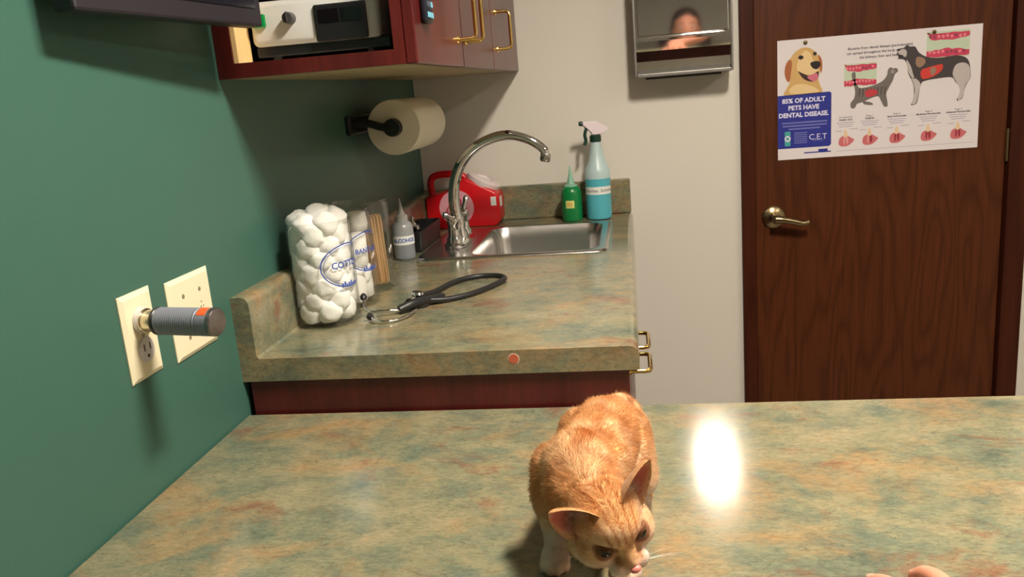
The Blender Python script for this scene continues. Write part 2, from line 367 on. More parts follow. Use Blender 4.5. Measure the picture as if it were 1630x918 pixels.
# ============================================================ SINK
sk = thing('sink', (0.34, 0.945, CT), 'small square stainless steel drop-in sink in the mottled worktop', 'sink')
def rrect(x0, x1, y0, y1, r, n=5):
    P = []
    for cx, cy, a in ((x1-r, y1-r, 0), (x0+r, y1-r, 90), (x0+r, y0+r, 180), (x1-r, y0+r, 270)):
        for i in range(n+1):
            t = math.radians(a+90*i/n); P.append((cx+r*math.cos(t), cy+r*math.sin(t)))
    return P
def loops(bm, rings, mi=0):
    V = [[bm.verts.new(p) for p in rg] for rg in rings]
    for A, B in zip(V, V[1:]):
        n = len(A)
        for i in range(n): f = bm.faces.new((A[i], A[(i+1) % n], B[(i+1) % n], B[i])); f.material_index = mi
    return V
b = mb()
def rr3(x0, x1, y0, y1, r, z): return [(px, py, z) for px, py in rrect(x0, x1, y0, y1, r)]
V = loops(b, [rr3(0.106, 0.574, 0.728, 1.160, 0.03, CT+0.0003), rr3(0.108, 0.572, 0.730, 1.158, 0.03, CT+0.004), rr3(0.114, 0.566, 0.736, 1.152, 0.027, CT+0.005),
    rr3(0.238, 0.552, 0.750, 1.138, 0.045, CT+0.0035), rr3(0.242, 0.548, 0.754, 1.134, 0.042, CT-0.004), rr3(0.250, 0.540, 0.762, 1.126, 0.040, CT-0.03),
    rr3(0.254, 0.536, 0.766, 1.122, 0.040, CT-0.130), rr3(0.268, 0.522, 0.780, 1.108, 0.030, CT-0.150), rr3(0.37, 0.42, 0.92, 0.97, 0.02, CT-0.154)])
b.faces.new(V[-1])
autosmooth(obj('basin', b, STEEL, sk), 50)
b = mb(); lathe(b, [(0.042, 0), (0.040, 0.003), (0.028, 0.001), (0.02, 0.002)], (0.395, 0.945, CT-0.1535), n=28); autosmooth(obj('drain', b, CHROME, sk))
# ------------------------------------------------------------ faucet
fc = thing('faucet', (0.178, 0.93, CT+0.005), 'tall chrome gooseneck faucet with two small lever handles at the sink', 'faucet')
FX, FY = 0.182, 0.93; FZ = CT+0.0048
b = mb(); Vp = loops(b, [rr3(FX-0.028, FX+0.028, FY-0.090, FY+0.090, 0.027, FZ), rr3(FX-0.028, FX+0.028, FY-0.090, FY+0.090, 0.027, FZ+0.008), rr3(FX-0.022, FX+0.022, FY-0.084, FY+0.084, 0.021, FZ+0.014)]); b.faces.new(Vp[0]); b.faces.new(Vp[-1])
autosmooth(obj('deck_plate', b, CHROME, fc))
b = mb(); lathe(b, [(0.024, 0), (0.022, 0.012), (0.017, 0.03), (0.0175, 0.040), (0.016, 0.055)], (FX, FY, FZ+0.012), n=28)
pts = smooth_path([(FX, FY, FZ+0.055), (0.177, FY, 0.998), (0.176, FY, 1.04), (0.184, FY, 1.085), (0.207, FY, 1.130), (0.245, FY, 1.164), (0.292, FY, 1.184), (0.338, FY, 1.188), (0.383, FY, 1.174), (0.416, FY, 1.150), (0.424, FY, 1.132)], 6)
tube(b, pts, [0.0155-0.0045*i/len(pts) for i in range(len(pts))], 20)
autosmooth(obj('spout', b, CHROME, fc))
b = mb(); lathe(b, [(0.0125, 0.0), (0.0135, -0.003), (0.0135, -0.018), (0.011, -0.021)], (0.4245, FY, 1.136), (0.18, 0, 1), 24); autosmooth(obj('aerator', b, STEEL, fc))
for sgn in (-1, 1):
    hy = FY+sgn*0.066
    b = mb(); lathe(b, [(0.021, 0), (0.020, 0.012), (0.015, 0.020), (0.0145, 0.045), (0.0165, 0.050), (0.015, 0.062), (0.006, 0.068)], (FX, hy, FZ+0.012), n=24)
    d = Vector((-0.45, -0.55, 0.45)) if sgn < 0 else Vector((0.25, 0.35, 0.9)); d.normalize()
    p0 = Vector((FX, hy, FZ+0.072)); L = 0.034 if sgn < 0 else 0.045
    pp = [p0+d*(L*t) for t in (0, .3, .6, .85, 1)]
    tube(b, pp, [0.007, 0.0065, 0.006, 0.0085, 0.005], 14)
    autosmooth(obj('tap_handle', b, CHROME, fc))

# ============================================================ WALL CABINET
CW, CY0, CZ = 0.304, 0.080, 1.3515; CH = 0.76; CY1 = YW-0.001
wc = thing('wall_cabinet', (0.15, 0.70, CZ), 'cherry red wall cabinet with open end shelf and brass handles above the sink', 'cabinet')
b = mb(); t = 0.018; fw = 0.026
box(b, 0.0005, CW, CY0, CY0+t, CZ+0.21, CZ+CH)                      # end panel above the niche
box(b, 0.0005, 0.028, CY0, CY0+t, CZ, CZ+0.21); box(b, 0.288, CW, CY0, CY0+t, CZ, CZ+0.21); box(b, 0.028, 0.288, CY0, CY0+t, CZ, CZ+0.0225)
box(b, CW-0.012, CW, CY0+t, CY1, CZ+0.02, CZ+CH)
obj('end_frame', b, CHERRY, wc)
b = mb(); box(b, 0.0008, CW-0.001, CY0+0.004, CY1, CZ+0.0005, CZ+0.016); tag(obj('bottom_panel', b, UNDER, wc), 'pale tan underside')
b = mb(); box(b, 0.001, CW-0.013, CY0+t+0.001, 0.44, CZ+0.0165, CZ+0.0215); obj('shelf', b, SHELFW, wc)
b = mb(); box(b, 0.0008, 0.010, CY0+t, 0.44, CZ+0.022, CZ+0.21); box(b, 0.010, CW-0.013, 0.43, 0.44, CZ+0.022, CZ+0.21); box(b, 0.001, CW-0.013, CY0+t, 0.44, CZ+0.21, CZ+0.216); obj('niche_lining', b, CHAR, wc)
b = mb(); box(b, 0.0285, 0.036, CY0+0.003, CY0+0.055, CZ+0.023, CZ+0.209); obj('light_wood_cleat', b, PINE, wc)
b = mb(); box(b, 0.0008, CW-0.012, CY0+t, CY1, CZ+CH-0.018, CZ+CH); obj('top_panel', b, CHERRY, wc)
b = mb(); box(b, 0.001, CW-0.013, 0.445, CY1, CZ+0.0165, CZ+0.025); obj('inner_floor', b, SHELFW, wc)
dys = [CY0+0.002, 0.462, 0.848, CY1-0.003]
for i in range(3):
    b = mb(); box(b, CW+0.0005, CW+0.019, dys[i]+0.0015, dys[i+1]-0.0015, CZ-0.001, CZ+CH-0.004, 0.0025); dd = obj('door', b, CHERRY, wc)
    yh = (dys[1]-0.045, dys[1]+0.035, dys[2]+0.075)[i]
    z0, z1 = CZ+0.048, CZ+0.136
    b = mb(); pull(b, (CW+0.019, yh, z0), (CW+0.019, yh, z1), (0.036, 0, 0)); autosmooth(obj('handle', b, BRASS, dd))

# cautery / dental unit in the niche
mc = thing('dental_unit', (0.145, 0.2, CZ+0.022), 'white electronic dental unit with black display and knob in the open cabinet shelf', 'machine')
MZ = CZ+0.0245
b = mb(); box(b, 0.042, 0.258, 0.128, 0.36, MZ+0.022, MZ+0.092, 0.010, 3); autosmooth(obj('housing', b, WPLAST, mc), 60)
b = mb(); box(b, 0.046, 0.270, 0.135, 0.36, MZ+0.006, MZ+0.022, 0.002); obj('base_tray', b, BLACKP, mc)
for fx in (0.075, 0.235):
    for fy in (0.15, 0.33):
        b = mb(); lathe(b, [(0.008, -0.003), (0.009, 0.006)], (fx, fy, MZ), n=16); obj('foot', b, BLACKR, mc)
b = mb(); box(b, 0.152, 0.238, 0.1235, 0.1285, MZ+0.022, MZ+0.078, 0.003); ds = obj('display', b, BLACKP, mc)
b = mb(); box(b, 0.160, 0.193, 0.1225, 0.1240, MZ+0.050, MZ+0.070); box(b, 0.197, 0.230, 0.1225, 0.1240, MZ+0.050, MZ+0.070); obj('display_window', b, mat('smoked_window', (0.004, 0.003, 0.004), 0.08), ds)
b = mb(); box(b, 0.049, 0.071, 0.121, 0.1285, MZ+0.052, MZ+0.072, 0.002); tag(obj('power_switch', b, mat('green_switch', (0.002, 0.10, 0.02), 0.2, emit=(0.0, 0.25, 0.04), es=0.35), mc), 'green lit switch')
b = mb(); lathe(b, [(0.0095, 0), (0.009, 0.014), (0.008, 0.016)], (0.112, 0.1285, MZ+0.062), (0, -1, 0), 24); box(b, 0.1108, 0.1132, 0.110, 0.1125, MZ+0.056, MZ+0.071); autosmooth(obj('knob', b, mat('grey_knob', (0.06, 0.055, 0.055), 0.3), mc))

# small remote on the cabinet door
rm = thing('remote_control', (CW+0.019, 0.16, 1.415), 'small black remote with pale blue keys stuck on the cabinet door', 'remote')
b = mb(); box(b, CW+0.0195, CW+0.031, 0.126, 0.172, 1.412, 1.53, 0.005, 3); autosmooth(obj('remote_body', b, mat('dark_navy_plastic', (0.010, 0.012, 0.02), 0.35), rm), 60)
for i in range(6):
    for j in range(3):
        b = mb(); y = 0.134+j*0.0135; z = 1.424+i*0.016; box(b, CW+0.030, CW+0.0325, y-0.004, y+0.004, z-0.0045, z+0.0045, 0.001)
        obj('key', b, mat('pale_blue_key', srgb(110, 175, 200), 0.4) if (j == 2 or i == 0) else mat('grey_key', srgb(70, 80, 95), 0.4), rm)

# ============================================================ PAPER TOWEL HOLDER AND ROLL
RX, RZ = 0.100, 1.237; RY0, RY1 = 0.700, 0.975
ph = thing('towel_holder', (0.0, 0.72, RZ), 'black paper towel holder screwed to the green wall under the cabinet', 'holder')
b = mb(); box(b, 0.0005, 0.012, 0.655, 1.000, RZ-0.010, RZ+0.034, 0.004); obj('back_plate', b, BLACKP, ph)
for ya, yb in ((0.676, 0.688), (0.987, 0.999)):
    b = mb(); tube(b, smooth_path([(0.010, (ya+yb)/2, RZ+0.016), (0.045, (ya+yb)/2, RZ+0.014), (0.075, (ya+yb)/2, RZ+0.004), (RX, (ya+yb)/2, RZ)], 5), 0.009, 12)
    lathe(b, [(0.020, -0.004), (0.021, 0.0), (0.019, 0.010)] , (RX, ya if ya > 0.9 else yb, RZ), (0, 1 if ya > 0.9 else -1, 0), 24)
    autosmooth(obj('arm', b, BLACKP, ph))
b = mb(); tube(b, [(RX, 0.686, RZ), (RX, 0.990, RZ)], 0.012, 16); autosmooth(obj('spindle', b, BLACKP, ph))
pt = thing('paper_towel_roll', (RX, 0.84, RZ), 'white paper towel roll hanging on the black wall holder', 'paper towels')
b = mb(); R0 = 0.0635; lathe(b, [(0.021, RY0), (R0-0.002, RY0-0.0005), (R0, RY0+0.003), (R0, RY1-0.003), (R0-0.002, RY1), (0.021, RY1), (0.021, RY0)], (RX, 0, RZ), (0, 1, 0), 56, cap=False)
autosmooth(obj('roll', b, mat('paper', srgb(234, 226, 202), 0.9, bump=0.3, noise_scale=300), pt), 50)
b = mb(); lathe(b, [(0.0208, RY0-0.0003), (0.0208, RY1+0.0003), (0.0195, RY1+0.0003), (0.0195, RY0-0.0003), (0.0208, RY0-0.0003)], (RX, 0, RZ), (0, 1, 0), 32, cap=False); obj('cardboard_core', b, mat('cardboard', srgb(150, 125, 90), 0.8), pt)

# ============================================================ SHARPS CONTAINER
sc = thing('sharps_container', (0.14, 1.235, CT), 'red plastic sharps container with white lid and side handle behind the faucet', 'container')
REDP = mat('red_plastic', srgb(200, 14, 26), 0.32, sub=0.0)
b = mb(); SYa, SYb = 1.190, 1.292
poly = [(0.040, CT+0.0005), (0.238, CT+0.0005), (0.252, CT+0.015), (0.252, CT+0.085), (0.243, CT+0.102), (0.158, CT+0.146), (0.140, CT+0.140), (0.112, CT+0.104), (0.040, CT+0.100), (0.032, CT+0.090), (0.032, CT+0.010)]
prism(b, poly, lambda a, c: Vector((a, SYa, c)), (0, SYb-SYa, 0))
bmesh.ops.bevel(b, geom=[e for e in b.edges], offset=0.007, segments=3, affect='EDGES', profile=0.5)
sb = obj('container_body', b, REDP, sc); autosmooth(sb, 60)
b = mb(); tube(b, smooth_path([(0.046, 1.24, CT+0.092), (0.043, 1.24, CT+0.135), (0.060, 1.24, CT+0.155), (0.110, 1.24, CT+0.157), (0.140, 1.24, CT+0.150), (0.152, 1.24, CT+0.135)], 5), 0.0105, 12); autosmooth(obj('handle', b, REDP, sc))
nrm = Vector((0.46, 0, 0.888)).normalized(); lc = Vector((0.200, 1.241, CT+0.1245))
b = mb(); lathe(b, [(0.050, -0.004), (0.052, 0.004), (0.052, 0.012), (0.047, 0.016), (0.028, 0.017), (0.026, 0.012), (0.005, 0.012)], lc, nrm, 40)
autosmooth(obj('lid', b, mat('milky_lid', srgb(214, 200, 200), 0.4), sc), 40)
b = mb(); lathe(b, [(0.0515, 0), (0.0515, 0.0008)], (0.125, SYa+0.0002, CT+0.062), (0, -1, 0), 48)
obj('round_label', b, mat('lilac_label', srgb(212, 150, 160), 0.5), sc)
b = mb()
for a in (90, 210, 330):   # biohazard-like trefoil arcs
    ca = math.radians(a); cx, cz = 0.125+0.016*math.cos(ca), CT+0.062+0.016*math.sin(ca)
    n = 26; A = []
    for rr in (0.013, 0.0165):
        A.append([b.verts.new((cx+rr*math.cos(ca+PI*(-0.84+1.68*i/n)) , SYa-0.0010, cz+rr*math.sin(ca+PI*(-0.84+1.68*i/n)))) for i in range(n+1)])
    for i in range(n): b.faces.new((A[0][i], A[0][i+1], A[1][i+1], A[1][i]))
obj('biohazard_mark', b, mat('label_red', srgb(176, 40, 60), 0.5), sc)
b = mb(); box(b, 0.2522, 0.2527, 1.205, 1.245, CT+0.055, CT+0.085); box(b, 0.228, 0.244, SYa-0.0006, SYa, CT+0.062, CT+0.088); obj('sticker', b, WPLAST, sc)

# ============================================================ BOTTLES
def liquid(name, col, trans=0.35): return mat(name, col, 0.25, trans=trans, spec=0.5)
BB = Vector((0.540, 1.225, CT+0.0005))
sp = thing('spray_bottle', BB, 'tall trigger spray bottle of blue liquid with handwritten label, at the back of the worktop', 'bottle')
b = mb(); lathe(b, [(0.030, 0), (0.035, 0.003), (0.0365, 0.012), (0.0365, 0.118)], BB, n=48); autosmooth(obj('blue_liquid', b, liquid('blue_liquid', srgb(88, 182, 198), 0.15), sp))
b = mb(); lathe(b, [(0.0366, 0.118), (0.0366, 0.134), (0.034, 0.146), (0.024, 0.168), (0.019, 0.193), (0.0155, 0.210), (0.0135, 0.227)], BB, n=48, cap=False)
autosmooth(obj('bottle_shoulder', b, mat('frosted_plastic', srgb(190, 212, 214), 0.3, trans=0.15), sp))
b = mb(); lathe(b, [(0.016, 0.222), (0.0165, 0.224), (0.0165, 0.238), (0.014, 0.241)], BB, n=24); obj('collar', b, mat('dark_green_cap', srgb(12, 52, 36), 0.4), sp)
b = mb(); c0 = BB+Vector((0, 0, 0.240)); dv = Vector((-0.95, -0.25, 0)).normalized(); sv = Vector((dv.y, -dv.x, 0))
poly = [(-0.040, 0.018), (-0.034, 0.016), (-0.013, 0.000), (0.011, 0.000), (0.012, 0.014), (0.037, 0.030), (0.037, 0.040), (-0.002, 0.040), (-0.018, 0.030)]
prism(b, poly, lambda a, c: c0+dv*a+Vector((0, 0, c))-sv*0.009, sv*0.018); bmesh.ops.bevel(b, geom=list(b.edges), offset=0.003, segments=2, affect='EDGES')
autosmooth(obj('spray_head', b, mat('white_sprayer', srgb(222, 208, 214), 0.4), sp))
b = mb(); lathe(b, [(0.0065, 0), (0.007, 0.006), (0.005, 0.010)], c0+dv*0.036+Vector((0, 0, 0.035)), dv, 16)
tube(b, smooth_path([c0+dv*0.024+Vector((0, 0, 0.022)), c0+dv*0.030+Vector((0, 0, 0.004)), c0+dv*0.028+Vector((0, 0, -0.014)), c0+dv*0.034+Vector((0, 0, -0.026))], 5), 0.0048, 10)
autosmooth(obj('trigger', b, MATS['dark_green_cap'], sp))
def on_cyl(c, R, th0, zc, flip=1):
    # text x runs rightwards as seen from outside: angle increases counterclockwise seen from above
    return lambda x, y: Vector((c.x+R*math.cos(th0+x/R), c.y+R*math.sin(th0+x/R), zc+y))
def band(bm, c, R, a0, a1, z0, z1, n=30, mi=0):
    A = [[bm.verts.new((c.x+R*math.cos(a0+(a1-a0)*i/n), c.y+R*math.sin(a0+(a1-a0)*i/n), z)) for i in range(n+1)] for z in (z0, z1)]
    for i in range(n): f = bm.faces.new((A[0][i], A[0][i+1], A[1][i+1], A[1][i])); f.material_index = mi
TAPE = mat('white_tape', srgb(222, 224, 218), 0.6); INK = mat('black_ink', (0.02, 0.02, 0.025), 0.6); BLUEINK = mat('blue_print', srgb(48, 78, 165), 0.5)
b = mb(); band(b, BB, 0.0371, math.radians(-165), math.radians(-15), BB.z+0.074, BB.z+0.096); lab = obj('label_tape', b, TAPE, sp, recalc=False)
b = mb(); text_bm(b, 'Chlorhex  Solution', 0.0125, on_cyl(BB, 0.0374, math.radians(-88), BB.z+0.085)); tag(obj('handwriting', b, INK, lab, recalc=False), 'black handwriting Chlorhex Solution')
GB = Vector((0.462, 1.215, CT+0.0005))
gb = thing('squeeze_bottle', GB, 'small dark green squeeze bottle, left of the blue spray bottle', 'bottle')
b = mb(); lathe(b, [(0.026, 0), (0.029, 0.003), (0.0295, 0.010), (0.0295, 0.082), (0.027, 0.092), (0.020, 0.100)], GB, n=40); autosmooth(obj('bottle_body', b, mat('green_soap', srgb(12, 128, 66), 0.28, trans=0.2), gb))
b = mb(); lathe(b, [(0.0205, 0.096), (0.019, 0.104), (0.012, 0.107), (0.009, 0.118), (0.005, 0.135), (0.0022, 0.152), (0.0016, 0.158)], GB, n=28); autosmooth(obj('nozzle', b, mat('translucent_green', srgb(150, 205, 180), 0.35, trans=0.3), gb))
b = mb(); band(b, GB, 0.0299, math.radians(-122), math.radians(-72), GB.z+0.040, GB.z+0.062, 12, 0); band(b, GB, 0.0301, math.radians(-112), math.radians(-84), GB.z+0.045, GB.z+0.057, 8, 1)
obj('label', b, [mat('yellow_label', srgb(200, 205, 120), 0.5), mat('orange_mark', srgb(205, 170, 95), 0.5)], gb, recalc=False)
AB = Vector((0.074, 0.770, CT+0.0005))
ab = thing('squeeze_bottle', AB, 'clear plastic squeeze bottle with blue lettered label, behind the glass jars', 'bottle')
b = mb(); lathe(b, [(0.023, 0), (0.0255, 0.003), (0.026, 0.008), (0.026, 0.052)], AB, n=36); autosmooth(obj('clear_liquid', b, mat('clear_alcohol', srgb(160, 165, 172), 0.15, trans=0.4), ab))
b = mb(); lathe(b, [(0.0262, 0.052), (0.0262, 0.078), (0.023, 0.088), (0.015, 0.094)], AB, n=36, cap=False); autosmooth(obj('bottle_shoulder', b, mat('hazy_plastic', srgb(175, 178, 180), 0.3, trans=0.35), ab))
b = mb(); lathe(b, [(0.0155, 0.092), (0.0155, 0.108), (0.010, 0.111), (0.006, 0.122), (0.0026, 0.142), (0.0018, 0.150)], AB, n=28); autosmooth(obj('nozzle', b, mat('natural_nozzle', srgb(180, 178, 172), 0.4, trans=0.2), ab))
b = mb(); band(b, AB, 0.0266, math.radians(-170), math.radians(10), AB.z+0.038, AB.z+0.060); lab = obj('label_tape', b, TAPE, ab, recalc=False)
b = mb(); text_bm(b, 'ALCOHOL', 0.0130, on_cyl(AB, 0.0270, math.radians(-72), AB.z+0.0488), bold=0.0005); obj('lettering', b, BLUEINK, lab, recalc=False)

# ============================================================ BLACK TRAY with a chrome otoscope head
tr = thing('plastic_bin', (0.09, 0.88, CT), 'low black plastic bin between the clear bottle and the faucet', 'bin')
b = mb(); x0, x1, y0, y1 = 0.038, 0.104, 0.835, 1.06; h = 0.055
Vt = loops(b, [rr3(x0+.004, x1-.004, y0+.004, y1-.004, 0.006, CT+0.0005), rr3(x0, x1, y0, y1, 0.006, CT+h), rr3(x0+.003, x1-.003, y0+.003, y1-.003, 0.005, CT+h), rr3(x0+.006, x1-.006, y0+.006, y1-.006, 0.005, CT+0.004)]); b.faces.new(Vt[0]); b.faces.new(Vt[-1])
obj('tray', b, BLACKP, tr)
b = mb(); box(b, x0+0.006, x1-0.006, 0.93, 0.933, CT+0.004, CT+0.048); obj('divider', b, BLACKP, tr)
ot = thing('otoscope_head', (0.072, 0.875, CT+0.0045), 'small shiny chrome instrument head standing in the black bin', 'instrument')
b = mb(); lathe(b, [(0.012, 0), (0.012, 0.034), (0.008, 0.040), (0.0075, 0.050), (0.0105, 0.054), (0.0105, 0.064), (0.005, 0.070), (0.0055, 0.080), (0.002, 0.084)], (0.072, 0.875, CT+0.0045), n=20); autosmooth(obj('metal_head', b, CHROME, ot))
b = mb(); tube(b, [(0.072, 0.875, CT+0.060), (0.088, 0.868, CT+0.062)], [0.004, 0.006], 12); obj('socket', b, CHROME, ot)

# ============================================================ GLASS JARS
JR = 0.058; JH = 0.188
def jar(c, label, text, th=-26):
    c = Vector(c); r = thing('glass_jar', c, label, 'jar', 'glass canisters along the green wall')
    b = mb(); lathe(b, [(0.0, 0.0), (JR-0.006, 0.0), (JR-0.001, 0.003), (JR, 0.009), (JR, JH-0.012), (JR-0.003, JH-0.006), (JR-0.001, JH-0.001), (JR-0.003, JH), (JR-0.005, JH-0.003), (JR-0.006, JH-0.008), (JR-0.0035, JH-0.014), (JR-0.0035, 0.010), (JR-0.010, 0.0065), (0.0, 0.006)], c, n=56, cap=False)
    autosmooth(obj('glass_body', b, GLASS, r), 60)
    if text:
        th0 = math.radians(th); zc = c.z+0.108; Rr = JR+0.0006
        f = on_cyl(c, Rr, th0, zc)
        b = mb(); n = 72
        for (ra, rb, w) in ((0.055, 0.038, 0.0021), (0.050, 0.034, 0.0008)):
            A = [[b.verts.new(f((ra+s*w)*math.cos(2*PI*i/n), (rb+s*w)*math.sin(2*PI*i/n))) for i in range(n)] for s in (-.5, .5)]
            for i in range(n): b.faces.new((A[0][i], A[0][(i+1) % n], A[1][(i+1) % n], A[1][i]))
        text_bm(b, text, 0.0165 if len(text) < 7 else 0.0135, lambda x, y: f(x, y+0.002), bold=0.0003)
        # small ribbon emblem at the foot of the oval
        for k in range(7):
            x = -0.020+k*0.005; hgt = 0.007+0.003*math.sin(k*2.1)
            q = [b.verts.new(f(*p)) for p in ((x, -0.038), (x+0.0035, -0.038), (x+0.0035, -0.038+hgt), (x, -0.038+hgt))]; b.faces.new(q)
        obj('printed_label', b, BLUEINK, r, recalc=False)
    return r
J1, J2, J3 = Vector((0.077, 0.212, CT+0.0005)), Vector((0.076, 0.337, CT+0.0005)), Vector((0.075, 0.462, CT+0.0005))
jar(J1, 'nearest glass jar, full of cotton balls, printed with a blue oval label', 'COTTON', -19)
jar(J2, 'middle glass jar of white gauze with a blue oval label, behind the cotton jar', 'BANDAGES', -17)
jar(J3, 'farthest glass jar, holding wooden tongue depressors', None)
# cotton balls
COT = mat('cotton', srgb(250, 248, 244), 0.95, sheen=0.4, bump=0.5, noise_scale=500, sub=0.0)
def cotton_mesh(seed):
    b = mb(); vs = sph(b, (0, 0, 0), 1.0, sub=3)
    for v in vs:
        n = noise.noise(v.co*1.6+Vector((seed*7.1, 0, 0))); n2 = noise.noise(v.co*5+Vector((0, seed*3.3, 0)))
        v.co = v.co*(0.0225*(1+0.22*n+0.05*n2))
    me = bpy.data.meshes.new('cotton_ball'); b.to_mesh(me); b.free(); me.materials.append(COT); me.shade_smooth(); return me
first = None; k = 0
for lay in range(8):
    z = J1.z+0.0235+lay*0.0235
    pos = [(0.0335, 360/6*i+lay*27) for i in range(6)] + [(0.004, lay*50)]
    for rad, a in pos:
        a = math.radians(a+random.uniform(-6, 6)); rr = rad+random.uniform(-0.001, 0.002)
        top = 0.004*random.random() if lay < 7 else random.uniform(-0.006, 0.004)
        p = Vector((J1.x+rr*math.cos(a), J1.y+rr*math.sin(a), z+top+(0.004 if rad < 0.01 else 0)))
        me_ = cotton_mesh(k)                      # soft ball pressed flat where it touches the glass
        for v in me_.vertices:
            q = v.co+p-J1; rad_ = math.hypot(q.x, q.y); lim = JR-0.0042
            if rad_ > lim and q.z < JH: q.x *= lim/rad_; q.y *= lim/rad_
            q.z = max(q.z, 0.0075); v.co = q-(p-J1)
        if first is None: o = bpy.data.objects.new('cotton_ball', me_); first = o
        else: o = first.copy(); o.data = me_
        COL.objects.link(o); o.location = p
        tag(o, 'white cotton ball inside the nearest glass jar', 'cotton ball', 'cotton balls in the nearest jar'); k += 1
# gauze rolls in the second jar
GZ = mat('gauze', srgb(244, 241, 234), 0.95, bump=0.6, noise_scale=420)
def gauze_mesh(seed):
    b = mb(); n = 30
    prof = [(0.004, -0.034), (0.017, -0.035), (0.0215, -0.031), (0.0225, -0.01), (0.0222, 0.012), (0.0212, 0.031), (0.016, 0.035), (0.004, 0.034)]
    lathe(b, prof, (0, 0, 0), n=n)
    for v in b.verts:
        q = noise.noise(v.co*55+Vector((seed*3.7, 0, 0))); v.co.x *= 1+0.10*q; v.co.y *= 1+0.10*q
    me = bpy.data.meshes.new('gauze_roll'); b.to_mesh(me); b.free(); me.materials.append(GZ); me.shade_smooth(); return me
gms = [gauze_mesh(i) for i in range(3)]; gf = None
for lay in range(3):
    hh = (0.042, 0.109, 0.160)[lay]
    for i in range(4 if lay < 2 else 3):
        a = math.radians(45+90*i+lay*23 if lay < 2 else 40+120*i); o = bpy.data.objects.new('gauze_roll', gms[(i+lay) % 3]) if gf is None else gf.copy()
        gf = gf or o; o.data = gms[(i+lay) % 3]; COL.objects.link(o)
        o.location = (J2.x+0.0310*math.cos(a), J2.y+0.0310*math.sin(a), J2.z+hh); o.rotation_euler = (0, 0, a)
        o.scale = (0.92, 0.92, 0.96 if lay < 2 else 0.55)
        tag(o, 'white gauze roll packed inside the middle glass jar', 'gauze roll', 'gauze rolls in the middle jar')
# tongue depressors
TDW = mat('birch_wood', srgb(214, 176, 126), 0.6, noise_amt=0.08, noise_scale=60)
def dep_mesh():
    b = mb(); L, W, T = 0.150, 0.0185, 0.0017; P = []
    for i in range(9): t = -PI/2+PI*i/8; P.append((W/2*math.sin(t)*1.0, L/2-W/2+W/2*math.cos(t)))
    P = P + [(-p[0], -p[1]) for p in P]
    prism(b, P, lambda a, c: Vector((a, -T/2, c)), (0, T, 0)); me = bpy.data.meshes.new('tongue_depressor'); bmesh.ops.recalc_face_normals(b, faces=b.faces); b.to_mesh(me); b.free(); me.materials.append(TDW); return me
dm = dep_mesh(); df = None
for i in range(11):
    o = bpy.data.objects.new('tongue_depressor', dm) if df is None else df.copy(); df = df or o; COL.objects.link(o)
    if i < 8:
        o.location = (J3.x+0.010+0.0036*i, J3.y-0.018+0.0030*i+(0.003 if i % 2 else 0), J3.z+0.0835); o.rotation_euler = (0.05-0.012*(i % 3), 0.03*((i % 3)-1), math.radians(-22+3*(i % 3)))
    else:
        j = i-8; o.location = (J3.x+0.004-0.010*j, J3.y-0.032-0.001*j, J3.z+0.0845); o.rotation_euler = (0.0, 0.20-0.10*j, math.radians(-8))
    tag(o, 'birch wood tongue depressor standing in the farthest glass jar', 'tongue depressor', 'tongue depressors in the farthest jar')

# ============================================================ STETHOSCOPE
st = thing('stethoscope', (0.24, 0.33, CT), 'black stethoscope with looped tubing and chrome ear tubes lying on the worktop', 'stethoscope')
z = CT+0.0062
loop_pts = [(0.215, 0.315, z+0.008), (0.238, 0.385, z), (0.262, 0.460, z), (0.300, 0.500, z), (0.345, 0.500, z), (0.366, 0.468, z), (0.350, 0.410, z), (0.318, 0.350, z), (0.280, 0.315, z), (0.248, 0.296, z+0.004)]
b = mb(); tube(b, smooth_path(loop_pts, 8), 0.0056, 12); autosmooth(obj('tubing', b, BLACKR, st))
b = mb(); lathe(b, [(0.017, 0), (0.021, 0.002), (0.0215, 0.007), (0.015, 0.010), (0.008, 0.018), (0.012, 0.024), (0.010, 0.028)], (0.222, 0.292, CT+0.001), (0.12, 0.0, 1), 32); autosmooth(obj('chestpiece', b, CHROME, st))
b = mb(); lathe(b, [(0.0222, -0.0015), (0.0238, 0.001), (0.0238, 0.006), (0.0215, 0.009), (0.0215, 0.007)], (0.2215, 0.292, CT+0.0022), (0.12, 0.0, 1), 32, cap=False); autosmooth(obj('rim', b, BLACKR, st))
b = mb(); tube(b, smooth_path([(0.262, 0.335, z), (0.240, 0.290, z+0.006), (0.222, 0.258, z+0.008), (0.202, 0.240, z+0.002)], 5), [0.0085]*16, 12); autosmooth(obj('yoke', b, BLACKR, st))
tips = []
for pts, tip in (([(0.205, 0.243, z), (0.180, 0.232, z+0.004), (0.152, 0.225, z+0.005), (0.136, 0.240, z+0.012), (0.130, 0.258, z+0.022)], None),
                 ([(0.232, 0.246, z), (0.222, 0.205, z-0.002), (0.200, 0.180, z-0.002), (0.175, 0.180, z), (0.160, 0.198, z+0.002)], None)):
    sm = smooth_path(pts, 7); b = mb(); tube(b, sm, 0.0024, 10); tb = autosmooth(obj('ear_tube', b, CHROME if tip is None else CHROME, st))
    d = (sm[-1]-sm[-3]).normalized(); b = mb(); lathe(b, [(0.0035, -0.003), (0.0062, 0.001), (0.0068, 0.006), (0.0045, 0.011), (0.002, 0.012)], sm[-1], d, 16); autosmooth(obj('ear_tip', b, BLACKR, tb))

